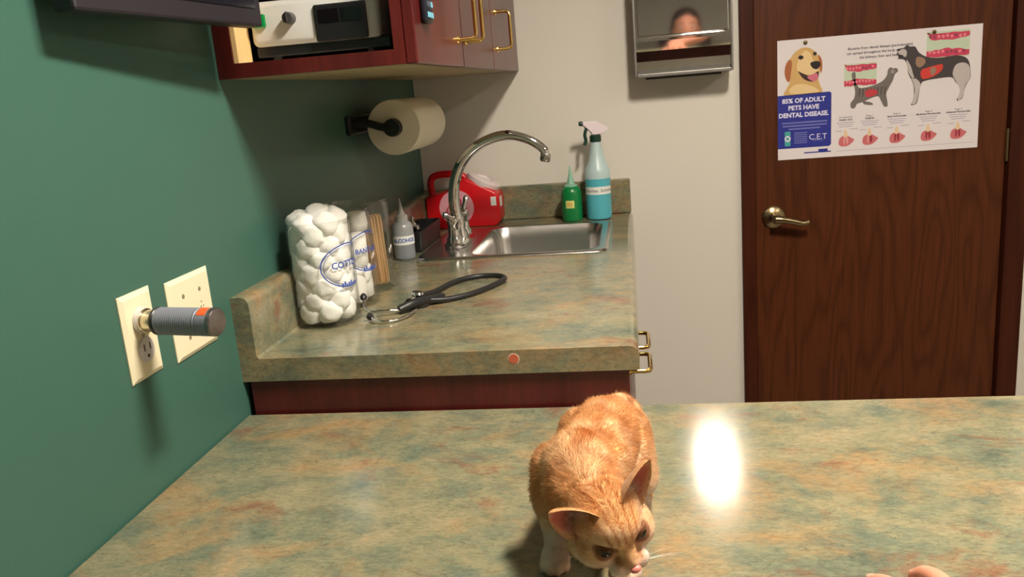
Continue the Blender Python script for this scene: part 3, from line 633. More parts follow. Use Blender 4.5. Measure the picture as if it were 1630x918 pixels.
# ============================================================ OUTLETS, PLATES, PLUGGED-IN HANDLE
def plate(y, z, wy, label):
    r = thing('wall_plate', (0, y, z), label, 'wall plate')
    b = mb(); t = 0.0055; hw, hh = wy/2, 0.057
    V = loops(b, [[(0.0003, y+a*hw, z+c*hh) for a, c in ((-1, -1), (1, -1), (1, 1), (-1, 1))], [(0.002, y+a*hw, z+c*hh) for a, c in ((-1, -1), (1, -1), (1, 1), (-1, 1))], [(t, y+a*(hw-0.006), z+c*(hh-0.006)) for a, c in ((-1, -1), (1, -1), (1, 1), (-1, 1))]])
    b.faces.new(V[0]); b.faces.new(V[-1]); obj('cover', b, IVORY, r); return r
SCREW = mat('painted_screw', srgb(150, 140, 115), 0.4, 0.3); SLOT = mat('dark_slot', (0.02, 0.018, 0.015), 0.6)
p1 = plate(-0.248, 1.032, 0.071, 'ivory duplex outlet plate with the grey instrument handle plugged in')
for dz in (0.0195, -0.0195):
    b = mb(); lathe(b, [(0.0168, 0), (0.0168, 0.0022), (0.0155, 0.003)], (0.005, -0.248, 1.032+dz), (1, 0, 0), 32); rc = obj('receptacle', b, mat('white_receptacle', srgb(210, 205, 205), 0.35), p1)
    b = mb()
    for a in (-0.0063, 0.0063): box(b, 0.0078, 0.0083, -0.248+a-0.0011, -0.248+a+0.0011, 1.032+dz-0.001, 1.032+dz+0.008)
    lathe(b, [(0.0024, 0), (0.0024, 0.0004)], (0.0080, -0.248, 1.032+dz-0.0085), (1, 0, 0), 12); obj('slots', b, SLOT, rc)
b = mb(); lathe(b, [(0.003, 0), (0.003, 0.001)], (0.0052, -0.248, 1.032), (1, 0, 0), 14); obj('screw', b, SCREW, p1)
p2 = plate(-0.117, 1.025, 0.116, 'ivory double-width blank wall plate with screws, right of the outlet')
for yy in (-0.140, -0.094):
    for zz in (1.025+0.030, 1.025-0.030):
        b = mb(); lathe(b, [(0.0032, 0), (0.0032, 0.001)], (0.0052, yy, zz), (1, 0, 0), 14); obj('screw', b, SCREW, p2)
b = mb()
for dz, dy in ((0.011, 0.0), (0.004, 0.004), (0.004, -0.003), (-0.004, 0.001)): lathe(b, [(0.0015, 0), (0.0015, 0.0005)], (0.0053, -0.094+dy, 1.025+dz), (1, 0, 0), 10)
obj('jack_holes', b, SCREW, p2)
hd = thing('instrument_handle', (0.008, -0.250, 1.0515), 'grey cylindrical rechargeable instrument handle plugged into the outlet', 'instrument handle')
B0 = Vector((0.0085, -0.250, 1.0515)); B1 = Vector((0.122, -0.270, 1.0505)); ax = (B1-B0); Lh = ax.length
b = mb(); lathe(b, [(0.0165, 0.0), (0.0165, 0.006), (0.014, 0.007)], B0, ax, 32); autosmooth(obj('plug', b, mat('white_receptacle', (1, 1, 1)), hd))
b = mb(); lathe(b, [(0.0145, 0.006), (0.0160, 0.007), (0.0160, 0.0085), (0.0142, 0.0095), (0.0142, 0.024), (0.0152, 0.025)], B0, ax, 32); autosmooth(obj('collar', b, mat('nickel', (0.62, 0.56, 0.42), 0.2, 1.0), hd))
b = mb(); lathe(b, [(0.0172, 0.0245), (0.0180, 0.026), (0.0180, 0.029), (0.0170, 0.030)], B0, ax, 32); autosmooth(obj('black_ring', b, BLACKP, hd))
GREY = mat('grey_anodised', srgb(138, 140, 152), 0.42, 0.2)
b = mb(); pf = [(0.0165, 0.030), (0.0178, 0.031)]
s = 0.032
while s < Lh-0.028: pf += [(0.0178, s), (0.0174, s+0.0008), (0.0174, s+0.0016), (0.0178, s+0.0024)]; s += 0.0032
pf += [(0.0178, Lh-0.024), (0.0172, Lh-0.0235), (0.0172, Lh-0.0215), (0.0179, Lh-0.021), (0.0179, Lh-0.006)]
lathe(b, pf, B0, ax, 48); autosmooth(obj('grip', b, GREY, hd), 30)
b = mb(); lathe(b, [(0.0180, Lh-0.006), (0.0180, Lh-0.002), (0.0165, Lh), (0.013, Lh+0.0005)], B0, ax, 40); autosmooth(obj('end_cap', b, mat('dark_steel', (0.30, 0.27, 0.27), 0.25, 0.9), hd))
u_, v_, d_ = frame_of(ax); b = mb()
n = 8; angs = [math.radians(-118+54*i/n) for i in range(n+1)]
best = None
# orange tab faces up and towards the camera
cdir = (Vector((0.15, -0.45, 1.0))).normalized(); a0 = math.atan2(cdir.dot(v_), cdir.dot(u_))
A = [[b.verts.new(B0+d_*h+(u_*math.cos(a0+math.radians(-24+48*i/n))+v_*math.sin(a0+math.radians(-24+48*i/n)))*0.0182) for i in range(n+1)] for h in (Lh-0.020, Lh-0.007)]
for i in range(n): b.faces.new((A[0][i], A[0][i+1], A[1][i+1], A[1][i]))
tag(obj('orange_tab', b, mat('orange_mark_tab', srgb(240, 95, 40), 0.5, emit=srgb(240, 80, 20)[:3], es=0.0), hd, recalc=False), 'orange marker tab')

# ============================================================ BLACK MONITOR ON THE GREEN WALL
mo = thing('monitor', (0.03, -0.15, 1.42), 'dark charcoal flat monitor mounted on the green wall above the outlets', 'monitor')
mA, mB = Vector((0.052, -0.330, 0)), Vector((0.102, 0.043, 0)); mdir = (mB-mA).normalized(); mn = Vector((mdir.y, -mdir.x, 0)).normalized()   # mn points to the room
def mbox(bm, s0, s1, n0, n1, z0, z1, bev=0.0):
    vs = box(bm, s0, s1, n0, n1, z0, z1, bev)
    for v in vs:
        s_, n_, z_ = v.co; v.co = mA + mdir*s_ + mn*n_ + Vector((0, 0, z_))
ML = (mB-mA).length
b = mb(); mbox(b, 0, ML, -0.030, 0.0, 1.421, 1.70, 0.004); obj('housing', b, CHAR, mo)
b = mb(); mbox(b, 0.018, ML-0.018, 0.0002, 0.0015, 1.446, 1.682); obj('screen', b, mat('dark_screen', (0.012, 0.011, 0.016), 0.18), mo)
b = mb(); mbox(b, ML*0.40, ML*0.60, -0.062, -0.031, 1.50, 1.62); box(b, 0.0005, 0.014, -0.20, -0.09, 1.48, 1.64); obj('wall_bracket', b, BLACKP, mo)

# ============================================================ POLISHED TOWEL DISPENSER ON THE WHITE WALL
dp = thing('towel_dispenser', (0.795, YW, 1.30), 'polished stainless paper towel dispenser on the white wall left of the door', 'dispenser')
DX0, DX1, DY = 0.660, 0.928, 1.222
b = mb()
pr = [(YW-0.0005, 1.312), (DY+0.010, 1.312), (DY+0.004, 1.322), (DY+0.012, 1.345), (DY+0.004, 1.372), (DY, 1.398), (DY, 1.68), (DY+0.02, 1.70), (YW-0.0005, 1.70)]
prism(b, [(p[0], p[1]) for p in pr], lambda a, c: Vector((DX0+0.004, a, c)), (DX1-DX0-0.008, 0, 0)); obj('cabinet_shell', b, MIRROR, dp)
b = mb(); box(b, DX0+0.012, DX1-0.012, DY-0.0022, DY+0.002, 1.412, 1.675, 0.0015); obj('mirror_door', b, MIRROR, dp)
b = mb(); tube(b, [(DX0+0.025, DY-0.002, 1.408), (DX1-0.025, DY-0.002, 1.408)], 0.004, 12); autosmooth(obj('door_lip', b, CHROME, dp))
for xx in (DX0, DX1-0.006):
    b = mb(); box(b, xx, xx+0.006, DY-0.001, YW-0.0008, 1.304, 1.702, 0.0015); obj('side_frame', b, mat('grey_metal_frame', (0.30, 0.29, 0.27), 0.35, 0.8), dp)
b = mb(); box(b, DX0+0.006, DX1-0.006, DY-0.006, YW-0.0008, 1.302, 1.312, 0.002); obj('bottom_tray', b, mat('grey_metal_frame', (1, 1, 1)), dp)
b = mb(); box(b, DX0+0.03, DX1-0.03, DY+0.03, YW-0.02, 1.296, 1.3025); obj('outlet_slot', b, SLOT, dp)

# ============================================================ POSTER
PX0, PX1, PZ0, PZ1 = 1.060, 1.601, 1.0385, 1.3725; PY = YW-0.0035
ps = thing('poster', ((PX0+PX1)/2, PY, PZ0), 'white pet dental disease poster with dog and cat pictures pinned on the brown door', 'poster')
b = mb(); box(b, PX0, PX1, PY, PY+0.0008, PZ0, PZ1); obj('poster_sheet', b, mat('poster_paper', srgb(222, 214, 216), 0.35), ps)
PW, PH = PX1-PX0, PZ1-PZ0
def P2(layer): return lambda u, v: Vector((PX0+u*PW, PY-0.00015*layer, PZ1-v*PH))
def pmat(r, g, bb): return mat('ink_%d_%d_%d' % (r, g, bb), srgb(r, g, bb), 0.4)
def sm2(P, k=5): return [(p.x, p.y) for p in smooth_path([(a, c, 0) for a, c in P], k, closed=True)]
def fill(bm, poly, layer, mi, smooth=True):
    q = sm2(poly) if smooth else poly; f = P2(layer)
    vs = [bm.verts.new(f(*p)) for p in q]
    for t3 in tessellate_polygon([[Vector((p[0], p[1], 0)) for p in q]]):
        try: bm.faces.new([vs[t] for t in t3]).material_index = mi
        except ValueError: pass
def ell(cx, cy, rx, ry, rot=0, n=20):
    c, s = math.cos(rot), math.sin(rot); return [(cx+(rx*math.cos(2*PI*i/n)*c-ry*math.sin(2*PI*i/n)*s/1), cy+(rx*math.cos(2*PI*i/n)*s+ry*math.sin(2*PI*i/n)*c)) for i in range(n)]
def ptext(bm, s, u, v, size, layer=3, mi=0, align='CENTER', bold=0.0):
    f = P2(layer); text_bm(bm, s, size, lambda x, y: f(u+x/PW, v-y/PH), align, mi, bold, 2)
# coordinates u,v measured in fractions of the sheet
b = mb(); fill(b, [(0.0, 0.455), (0.262, 0.448), (0.272, 0.460), (0.272, 0.890), (0.262, 0.905), (0.0, 0.905)], 1, 0, False)
fill(b, [(0.135, 0.945), (0.272, 0.945), (0.272, 0.955), (0.135, 0.955)], 1, 0, False); fill(b, [(0.208, 0.925), (0.255, 0.925), (0.255, 0.946), (0.208, 0.946)], 1, 0, False)
obj('blue_panel', b, pmat(40, 48, 140), ps)
b = mb()
ptext(b, '85% OF ADULT', 0.132, 0.505, 0.0175, 2, bold=0.0007); ptext(b, 'PETS HAVE', 0.132, 0.565, 0.0175, 2, bold=0.0007); ptext(b, 'DENTAL DISEASE.', 0.132, 0.625, 0.0175, 2, bold=0.0007)
obj('panel_lettering', b, pmat(215, 212, 235), ps, recalc=False)
b = mb(); ptext(b, 'C.E.T', 0.205, 0.820, 0.0225, 2); obj('panel_logo', b, pmat(215, 212, 235), ps, recalc=False)
b = mb()
for i, (u0, u1) in enumerate(((0.020, 0.252), (0.025, 0.250), (0.055, 0.215))):
    fill(b, [(u0, 0.683+i*0.026), (u1, 0.683+i*0.026), (u1, 0.695+i*0.026), (u0, 0.695+i*0.026)], 2, 0, False)
for i in range(6): fill(b, [(0.084, 0.772+i*0.017), (0.150, 0.772+i*0.017), (0.150, 0.780+i*0.017), (0.084, 0.780+i*0.017)], 2, 0, False)
fill(b, [(0.178, 0.845), (0.232, 0.845), (0.232, 0.851), (0.178, 0.851)], 2, 0, False)
obj('panel_small_print', b, pmat(110, 115, 180), ps, recalc=False)
b = mb(); fill(b, ell(0.050, 0.822, 0.016, 0.026), 3, 1, False)
for s in (-1, 1): fill(b, [(0.034, 0.822+s*0.020), (0.066, 0.822+s*0.020), (0.064, 0.822+s*0.062), (0.036, 0.822+s*0.062)], 2, 0, False)
fill(b, ell(0.050, 0.822, 0.008, 0.013), 4, 0, False)
obj('ribbon_emblem', b, [pmat(70, 160, 160), pmat(215, 215, 225)], ps, recalc=False)
# golden dog head (flat print)
b = mb()
dogm = [pmat(205, 165, 105), pmat(225, 195, 145), pmat(165, 95, 55), pmat(35, 25, 25), pmat(205, 110, 130), pmat(60, 35, 30)]
fill(b, [(0.035, 0.452), (0.045, 0.40), (0.062, 0.34), (0.050, 0.25), (0.060, 0.17), (0.085, 0.11), (0.120, 0.075), (0.155, 0.075), (0.185, 0.105), (0.205, 0.15), (0.218, 0.20), (0.215, 0.27), (0.205, 0.33), (0.215, 0.39), (0.222, 0.448), (0.13, 0.455)], 1, 0)
fill(b, [(0.105, 0.17), (0.135, 0.10), (0.165, 0.12), (0.180, 0.18), (0.205, 0.23), (0.200, 0.30), (0.170, 0.34), (0.130, 0.30), (0.100, 0.25)], 2, 1)
fill(b, [(0.062, 0.16), (0.042, 0.20), (0.036, 0.27), (0.046, 0.33), (0.060, 0.34), (0.068, 0.27), (0.073, 0.19)], 3, 2)
fill(b, [(0.205, 0.14), (0.222, 0.18), (0.225, 0.25), (0.218, 0.29), (0.212, 0.22)], 3, 2)
fill(b, ell(0.118, 0.150, 0.013, 0.017), 4, 3); fill(b, ell(0.188, 0.128, 0.009, 0.015), 4, 3)
fill(b, [(0.165, 0.205), (0.185, 0.190), (0.210, 0.195), (0.216, 0.225), (0.200, 0.255), (0.178, 0.245)], 4, 3)
fill(b, [(0.105, 0.262), (0.125, 0.280), (0.155, 0.300), (0.185, 0.290), (0.205, 0.275), (0.205, 0.330), (0.180, 0.355), (0.150, 0.345), (0.125, 0.315)], 4, 5)
fill(b, [(0.150, 0.312), (0.175, 0.295), (0.198, 0.290), (0.205, 0.325), (0.190, 0.352), (0.168, 0.345)], 5, 4)
fill(b, [(0.060, 0.41), (0.09, 0.37), (0.13, 0.37), (0.17, 0.39), (0.20, 0.42), (0.20, 0.445), (0.08, 0.448)], 2, 1)
tag(obj('dog_head_picture', b, dogm, ps, recalc=False), 'printed golden retriever head with open mouth')
# gum pictures
b = mb(); gm_ = [pmat(190, 205, 180), pmat(200, 62, 92), pmat(225, 130, 140), pmat(140, 62, 84)]
def gums(u0, u1, v0, v1, seed):
    fill(b, [(u0, v0), (u1, v0), (u1, v1), (u0, v1)], 1, 0, False)
    h = v1-v0; wd = u1-u0; rs = random.Random(seed)
    top = [(u0, v0+0.01*h)]+[(u0+wd*i/10, v0+h*(0.05+0.03*rs.random())) for i in range(11)]
    low = [(u1-wd*i/10, v0+h*(0.33+0.07*rs.random()-0.10*abs(i-5)/5)) for i in range(10)]
    fill(b, top+low, 2, 1, False)
    top = [(u0+wd*i/10, v0+h*(0.63+0.06*rs.random()+0.08*abs(i-5)/5)) for i in range(11)]
    low = [(u1-wd*i/10, v0+h*(0.93+0.05*rs.random())) for i in range(11)]
    fill(b, top+low, 2, 1, False)
    for i in range(9):
        for vv in (0.20, 0.78):
            fill(b, ell(u0+wd*(i+0.8)/10, v0+h*(vv+0.05*(rs.random()-.5)), wd*0.035, h*0.06), 3, 2 if rs.random() > 0.3 else 3, False)
gums(0.335, 0.495, 0.235, 0.425, 3); tag(obj('gum_picture', b, gm_, ps, recalc=False), 'printed close-up of red gums behind the grey cat')
b = mb(); gums(0.735, 0.940, 0.035, 0.245, 5); tag(obj('gum_picture', b, gm_, ps, recalc=False), 'printed close-up of red gums above the husky')
# grey cat
b = mb(); gc = [pmat(112, 104, 100), pmat(150, 144, 140), pmat(190, 60, 70), pmat(75, 68, 66)]
fill(b, [(0.372, 0.600), (0.368, 0.560), (0.385, 0.520), (0.390, 0.470), (0.385, 0.420), (0.375, 0.360), (0.372, 0.320), (0.385, 0.300), (0.392, 0.325), (0.392, 0.375), (0.402, 0.420), (0.420, 0.440), (0.470, 0.430), (0.520, 0.400), (0.545, 0.355), (0.550, 0.310), (0.562, 0.290), (0.575, 0.300), (0.592, 0.300), (0.600, 0.325), (0.585, 0.350), (0.575, 0.400), (0.560, 0.445), (0.545, 0.500), (0.550, 0.560), (0.552, 0.605), (0.535, 0.605), (0.520, 0.560), (0.505, 0.520), (0.470, 0.530), (0.440, 0.550), (0.420, 0.560), (0.400, 0.570), (0.390, 0.600)], 2, 0)
fill(b, [(0.430, 0.550), (0.470, 0.565), (0.480, 0.585), (0.460, 0.585), (0.435, 0.575)], 2, 0)
for i in range(8): fill(b, [(0.41+i*0.018, 0.445), (0.417+i*0.018, 0.443), (0.412+i*0.018, 0.51), (0.407+i*0.018, 0.51)], 3, 3, False)
fill(b, [(0.440, 0.470), (0.465, 0.455), (0.495, 0.465), (0.500, 0.495), (0.475, 0.515), (0.445, 0.515)], 4, 2)
fill(b, ell(0.573, 0.325, 0.010, 0.016), 4, 1)
tag(obj('cat_picture', b, gc, ps, recalc=False), 'printed grey cat walking')
# husky
b = mb(); hc = [pmat(66, 58, 60), pmat(188, 178, 176), pmat(205, 62, 55), pmat(150, 120, 98), pmat(30, 26, 28)]
fill(b, [(0.592, 0.190), (0.600, 0.150), (0.625, 0.140), (0.640, 0.120), (0.655, 0.135), (0.680, 0.140), (0.700, 0.190), (0.740, 0.230), (0.800, 0.245), (0.870, 0.235), (0.915, 0.250), (0.940, 0.290), (0.950, 0.370), (0.950, 0.430), (0.935, 0.470), (0.925, 0.520), (0.915, 0.590), (0.890, 0.600), (0.900, 0.560), (0.905, 0.500), (0.880, 0.450), (0.860, 0.410), (0.800, 0.410), (0.740, 0.420), (0.715, 0.440), (0.705, 0.520), (0.695, 0.600), (0.668, 0.610), (0.678, 0.570), (0.680, 0.480), (0.670, 0.420), (0.650, 0.350), (0.640, 0.270), (0.625, 0.235), (0.595, 0.225), (0.610, 0.205)], 3, 0)
fill(b, [(0.880, 0.310), (0.920, 0.300), (0.945, 0.340), (0.948, 0.430), (0.930, 0.475), (0.915, 0.580), (0.895, 0.595), (0.903, 0.510), (0.880, 0.440), (0.865, 0.380)], 4, 1)
fill(b, [(0.665, 0.390), (0.690, 0.400), (0.710, 0.445), (0.702, 0.520), (0.692, 0.595), (0.672, 0.600), (0.684, 0.500), (0.675, 0.430)], 4, 1)
fill(b, [(0.640, 0.240), (0.660, 0.290), (0.672, 0.350), (0.680, 0.400), (0.660, 0.370), (0.645, 0.310)], 4, 1)
fill(b, [(0.598, 0.160), (0.625, 0.150), (0.640, 0.175), (0.635, 0.215), (0.615, 0.200), (0.600, 0.185)], 4, 1)
fill(b, [(0.690, 0.225), (0.725, 0.240), (0.730, 0.280), (0.705, 0.310), (0.685, 0.280)], 4, 3)
fill(b, [(0.595, 0.148), (0.606, 0.146), (0.607, 0.160), (0.597, 0.162)], 5, 4); fill(b, [(0.600, 0.198), (0.622, 0.200), (0.618, 0.212), (0.600, 0.212)], 5, 4)
fill(b, [(0.712, 0.335), (0.745, 0.315), (0.790, 0.300), (0.815, 0.300), (0.812, 0.345), (0.780, 0.385), (0.740, 0.405), (0.715, 0.395)], 5, 2)
fill(b, [(0.755, 0.330), (0.775, 0.315), (0.785, 0.350), (0.765, 0.385)], 6, 3)
tag(obj('husky_picture', b, hc, ps, recalc=False), 'printed black and white husky standing with red organs shown')
b = mb()
for i, tx in enumerate(('Bacteria from dental disease (periodontitis)', 'can spread throughout the body and damage', 'the kidneys, liver and heart.')): ptext(b, tx, 0.510, 0.115+0.038*i, 0.0098, 2, bold=0.0002)
obj('heading', b, pmat(70, 62, 80), ps, recalc=False)
caps = [('Periodontally', 'Healthy Gum'), ('Stage 1', 'Gingivitis'), ('Stage 2', 'Early Periodontitis'), ('Stage 3', 'Moderate Periodontitis'), ('Stage 4', 'Advanced Periodontitis')]
cu = [0.345, 0.465, 0.600, 0.755, 0.900]
for u, (a_, c_) in zip(cu, caps):
    b = mb(); ptext(b, a_, u, 0.672, 0.0068, 2); ptext(b, c_, u, 0.694, 0.0068, 2, bold=0.0002); obj('caption', b, pmat(70, 62, 80), ps, recalc=False)
b = mb()
for u in cu:
    for i in range(3): fill(b, [(u-0.045+0.006*i, 0.715+i*0.017), (u+0.045-0.006*i, 0.715+i*0.017), (u+0.045-0.006*i, 0.720+i*0.017), (u-0.045+0.006*i, 0.720+i*0.017)], 2, 0, False)
    fill(b, [(u+0.02, 0.772), (u+0.062, 0.772), (u+0.062, 0.777), (u+0.02, 0.777)], 2, 0, False); fill(b, [(u-0.05, 0.785), (u-0.018, 0.785), (u-0.018, 0.79), (u-0.05, 0.79)], 2, 0, False)
fill(b, [(0.30, 0.952), (0.98, 0.952), (0.98, 0.955), (0.30, 0.955)], 2, 0, False)
obj('small_print', b, pmat(165, 158, 182), ps, recalc=False)
b = mb(); tm = [pmat(200, 108, 112), pmat(226, 196, 160), pmat(150, 44, 60), pmat(222, 150, 148)]
for i, u in enumerate(cu):
    v = 0.865; b = mb()
    fill(b, [(u-0.034, v+0.03), (u-0.030, v-0.015), (u-0.012, v-0.035), (u+0.010, v-0.035), (u+0.030, v-0.015), (u+0.044, v), (u+0.030, v+0.030), (u+0.010, v+0.050), (u-0.020, v+0.052)], 2, 0)
    fill(b, [(u-0.010, v-0.030), (u-0.006, v-0.075), (u, v-0.090), (u+0.007, v-0.070), (u+0.010, v-0.030), (u, v-0.020)], 3, 1)
    fill(b, [(u-0.010, v-0.02), (u-0.002, v-0.02), (u-0.004, v+0.035), (u-0.010, v+0.030)], 3, 2 if i > 1 else 3); fill(b, [(u+0.002, v-0.02), (u+0.012, v-0.02), (u+0.014, v+0.020), (u+0.006, v+0.035)], 3, 2 if i > 0 else 3)
    obj('tooth_picture', b, tm, ps, recalc=False)
for i, (u, v) in enumerate(((0.140, 0.030), (0.768, 0.035))):
    p = P2(0)(u, v); q = thing('push_pin', p, ('dark brass push pin holding the poster above the retriever head', 'dark brass push pin holding the poster above the husky')[i], 'push pin')
    b = mb(); lathe(b, [(0.0015, 0.0), (0.0045, 0.002), (0.0055, 0.004), (0.004, 0.007), (0.001, 0.008)], p, (0, -1, 0), 18); autosmooth(obj('pin_head', b, mat('dark_brass_pin', (0.14, 0.10, 0.04), 0.35, 0.8), q))
# ============================================================ THE KITTEN
HC = Vector((0.6018, -0.5077, 0.9057))
HR = Vector((0.8575, 0.4540, 0.2419)); HF = Vector((0.5144, -0.7531, -0.4102)); HU = Vector((0.004, -0.4761, 0.8794))
def H(a, f, u): return HC + HR*a + HF*f + HU*u
HM = Matrix((HR, HF, HU)).transposed()
def hs(bm, c, r, sub=3): return sph(bm, H(*c), r, HM, sub)
def chain(bm, pts, step=0.004, k=10):
    """pts: (x,y,z,r) -> overlapping spheres along a smooth path"""
    tot = sum((Vector(p[:3])-Vector(q[:3])).length for p, q in zip(pts, pts[1:])); rmin = min(p[3] for p in pts)
    k = max(k, int(tot/len(pts)/max(min(step, rmin*0.3), 0.0012))+2)
    P = smooth_path([p[:3] for p in pts], k); R = [q.x for q in smooth_path([(p[3], 0, 0) for p in pts], k)]
    last = None
    for p, r in zip(P, R):
        if last is None or (p-last).length > min(step, r*0.22): sph(bm, p, r, sub=2); last = p
b = mb()
# trunk: rump -> loin -> ribs -> shoulders
chain(b, [(0.597, -0.270, 0.900, 0.038), (0.592, -0.300, 0.904, 0.043), (0.583, -0.345, 0.903, 0.045), (0.574, -0.390, 0.905, 0.044), (0.571, -0.425, 0.910, 0.040), (0.575, -0.455, 0.915, 0.038), (0.588, -0.485, 0.913, 0.030)], 0.006)
chain(b, [(0.566, -0.40, 0.885, 0.036), (0.577, -0.445, 0.890, 0.032)], 0.006)                       # chest
chain(b, [(0.583, -0.30, 0.880, 0.036), (0.577, -0.36, 0.878, 0.036), (0.574, -0.41, 0.880, 0.034)], 0.008)  # belly
for sx in (-1, 1):                                                                                # shoulders and front legs
    x = 0.572+sx*0.030
    fx, fy = (0.541, -0.440) if sx < 0 else (0.613, -0.452)
    chain(b, [(x, -0.415, 0.922, 0.023), (x+sx*0.004, -0.420, 0.897, 0.021), ((x+fx)/2+sx*0.006, -0.408, 0.868, 0.0165), (fx, fy+0.020, 0.845, 0.0135), (fx, fy+0.010, 0.834, 0.0135)], 0.004)
    sph(b, (fx, fy-0.002, TT+0.011), (0.0155, 0.019, 0.0105), sub=3)
    for i, (dx, dy) in enumerate(((-0.0105, -0.012), (-0.0038, -0.018), (0.0038, -0.018), (0.0105, -0.012))):
        sph(b, (fx+dx, fy+dy, TT+0.0078), (0.0052, 0.0075, 0.0070), sub=3)
for sx in (-1, 1):                                                                                # thighs, knees, hocks, hind feet
    x = 0.592+sx*0.024
    chain(b, [(x-0.002, -0.285, 0.900, 0.031), (x+sx*0.006, -0.305, 0.880, 0.027), (x+sx*0.013, -0.325, 0.860, 0.022)], 0.004)
    chain(b, [(x+sx*0.012, -0.320, 0.857, 0.018), (x+sx*0.012, -0.285, 0.850, 0.0145), (x+sx*0.010, -0.262, 0.843, 0.0115)], 0.004)
    chain(b, [(x+sx*0.010, -0.262, 0.842, 0.0115), (x+sx*0.010, -0.280, 0.834, 0.0115), (x+sx*0.011, -0.308, 0.832, 0.0115)], 0.004)
    for dx in (-0.0095, -0.0032, 0.0032, 0.0095): sph(b, (x+sx*0.011+dx, -0.318, TT+0.0078), (0.0050, 0.0075, 0.0070), sub=3)
# neck
chain(b, [(0.570, -0.430, 0.925, 0.040), (0.582, -0.465, 0.920, 0.034), (0.597, -0.497, 0.908, 0.029)], 0.005)
# head
hs(b, (0, -0.008, 0.009), (0.0345, 0.031, 0.0275)); hs(b, (0, 0.010, 0.011), (0.025, 0.020, 0.018))
for s in (-1, 1):
    hs(b, (s*0.020, 0.005, -0.008), (0.0205, 0.0235, 0.0190)); hs(b, (s*0.0090, 0.0325, -0.0175), (0.0112, 0.0095, 0.0085))
    hs(b, (s*0.030, -0.002, -0.012), (0.0125, 0.014, 0.014))
for t in range(8):
    q = t/7; hs(b, (0, 0.019+0.0165*q, 0.006-0.0165*q), (0.0120-0.0050*q, 0.0085, 0.0085-0.003*q), 2)
hs(b, (0, 0.029, -0.025), (0.0095, 0.0095, 0.0060)); hs(b, (0, 0.010, -0.020), (0.020, 0.021, 0.011))
cme = remeshed(b, 0.0021, 5, 0.5); cme.name = 'kitten'
nv = len(cme.vertices); co = np.empty(nv*3); cme.vertices.foreach_get('co', co); co = co.reshape(-1, 3)
HRn, HFn, HUn, HCn = (np.array(v) for v in (HR, HF, HU, HC))
def lin(c): return np.array(srgb(*c)[:3])
ORA, ORD, CRM, WHT, PNK, ORL = lin((208, 154, 102)), lin((164, 90, 40)), lin((214, 182, 148)), lin((222, 206, 192)), lin((190, 128, 112)), lin((222, 182, 138))
def sstep(a, b_, x): t = np.clip((x-a)/(b_-a), 0, 1); return t*t*(3-2*t)
def vnoise(P, s, off=0.0): return np.array([noise.noise(Vector(p*s)+Vector((off, off*0.7, 0))) for p in P])
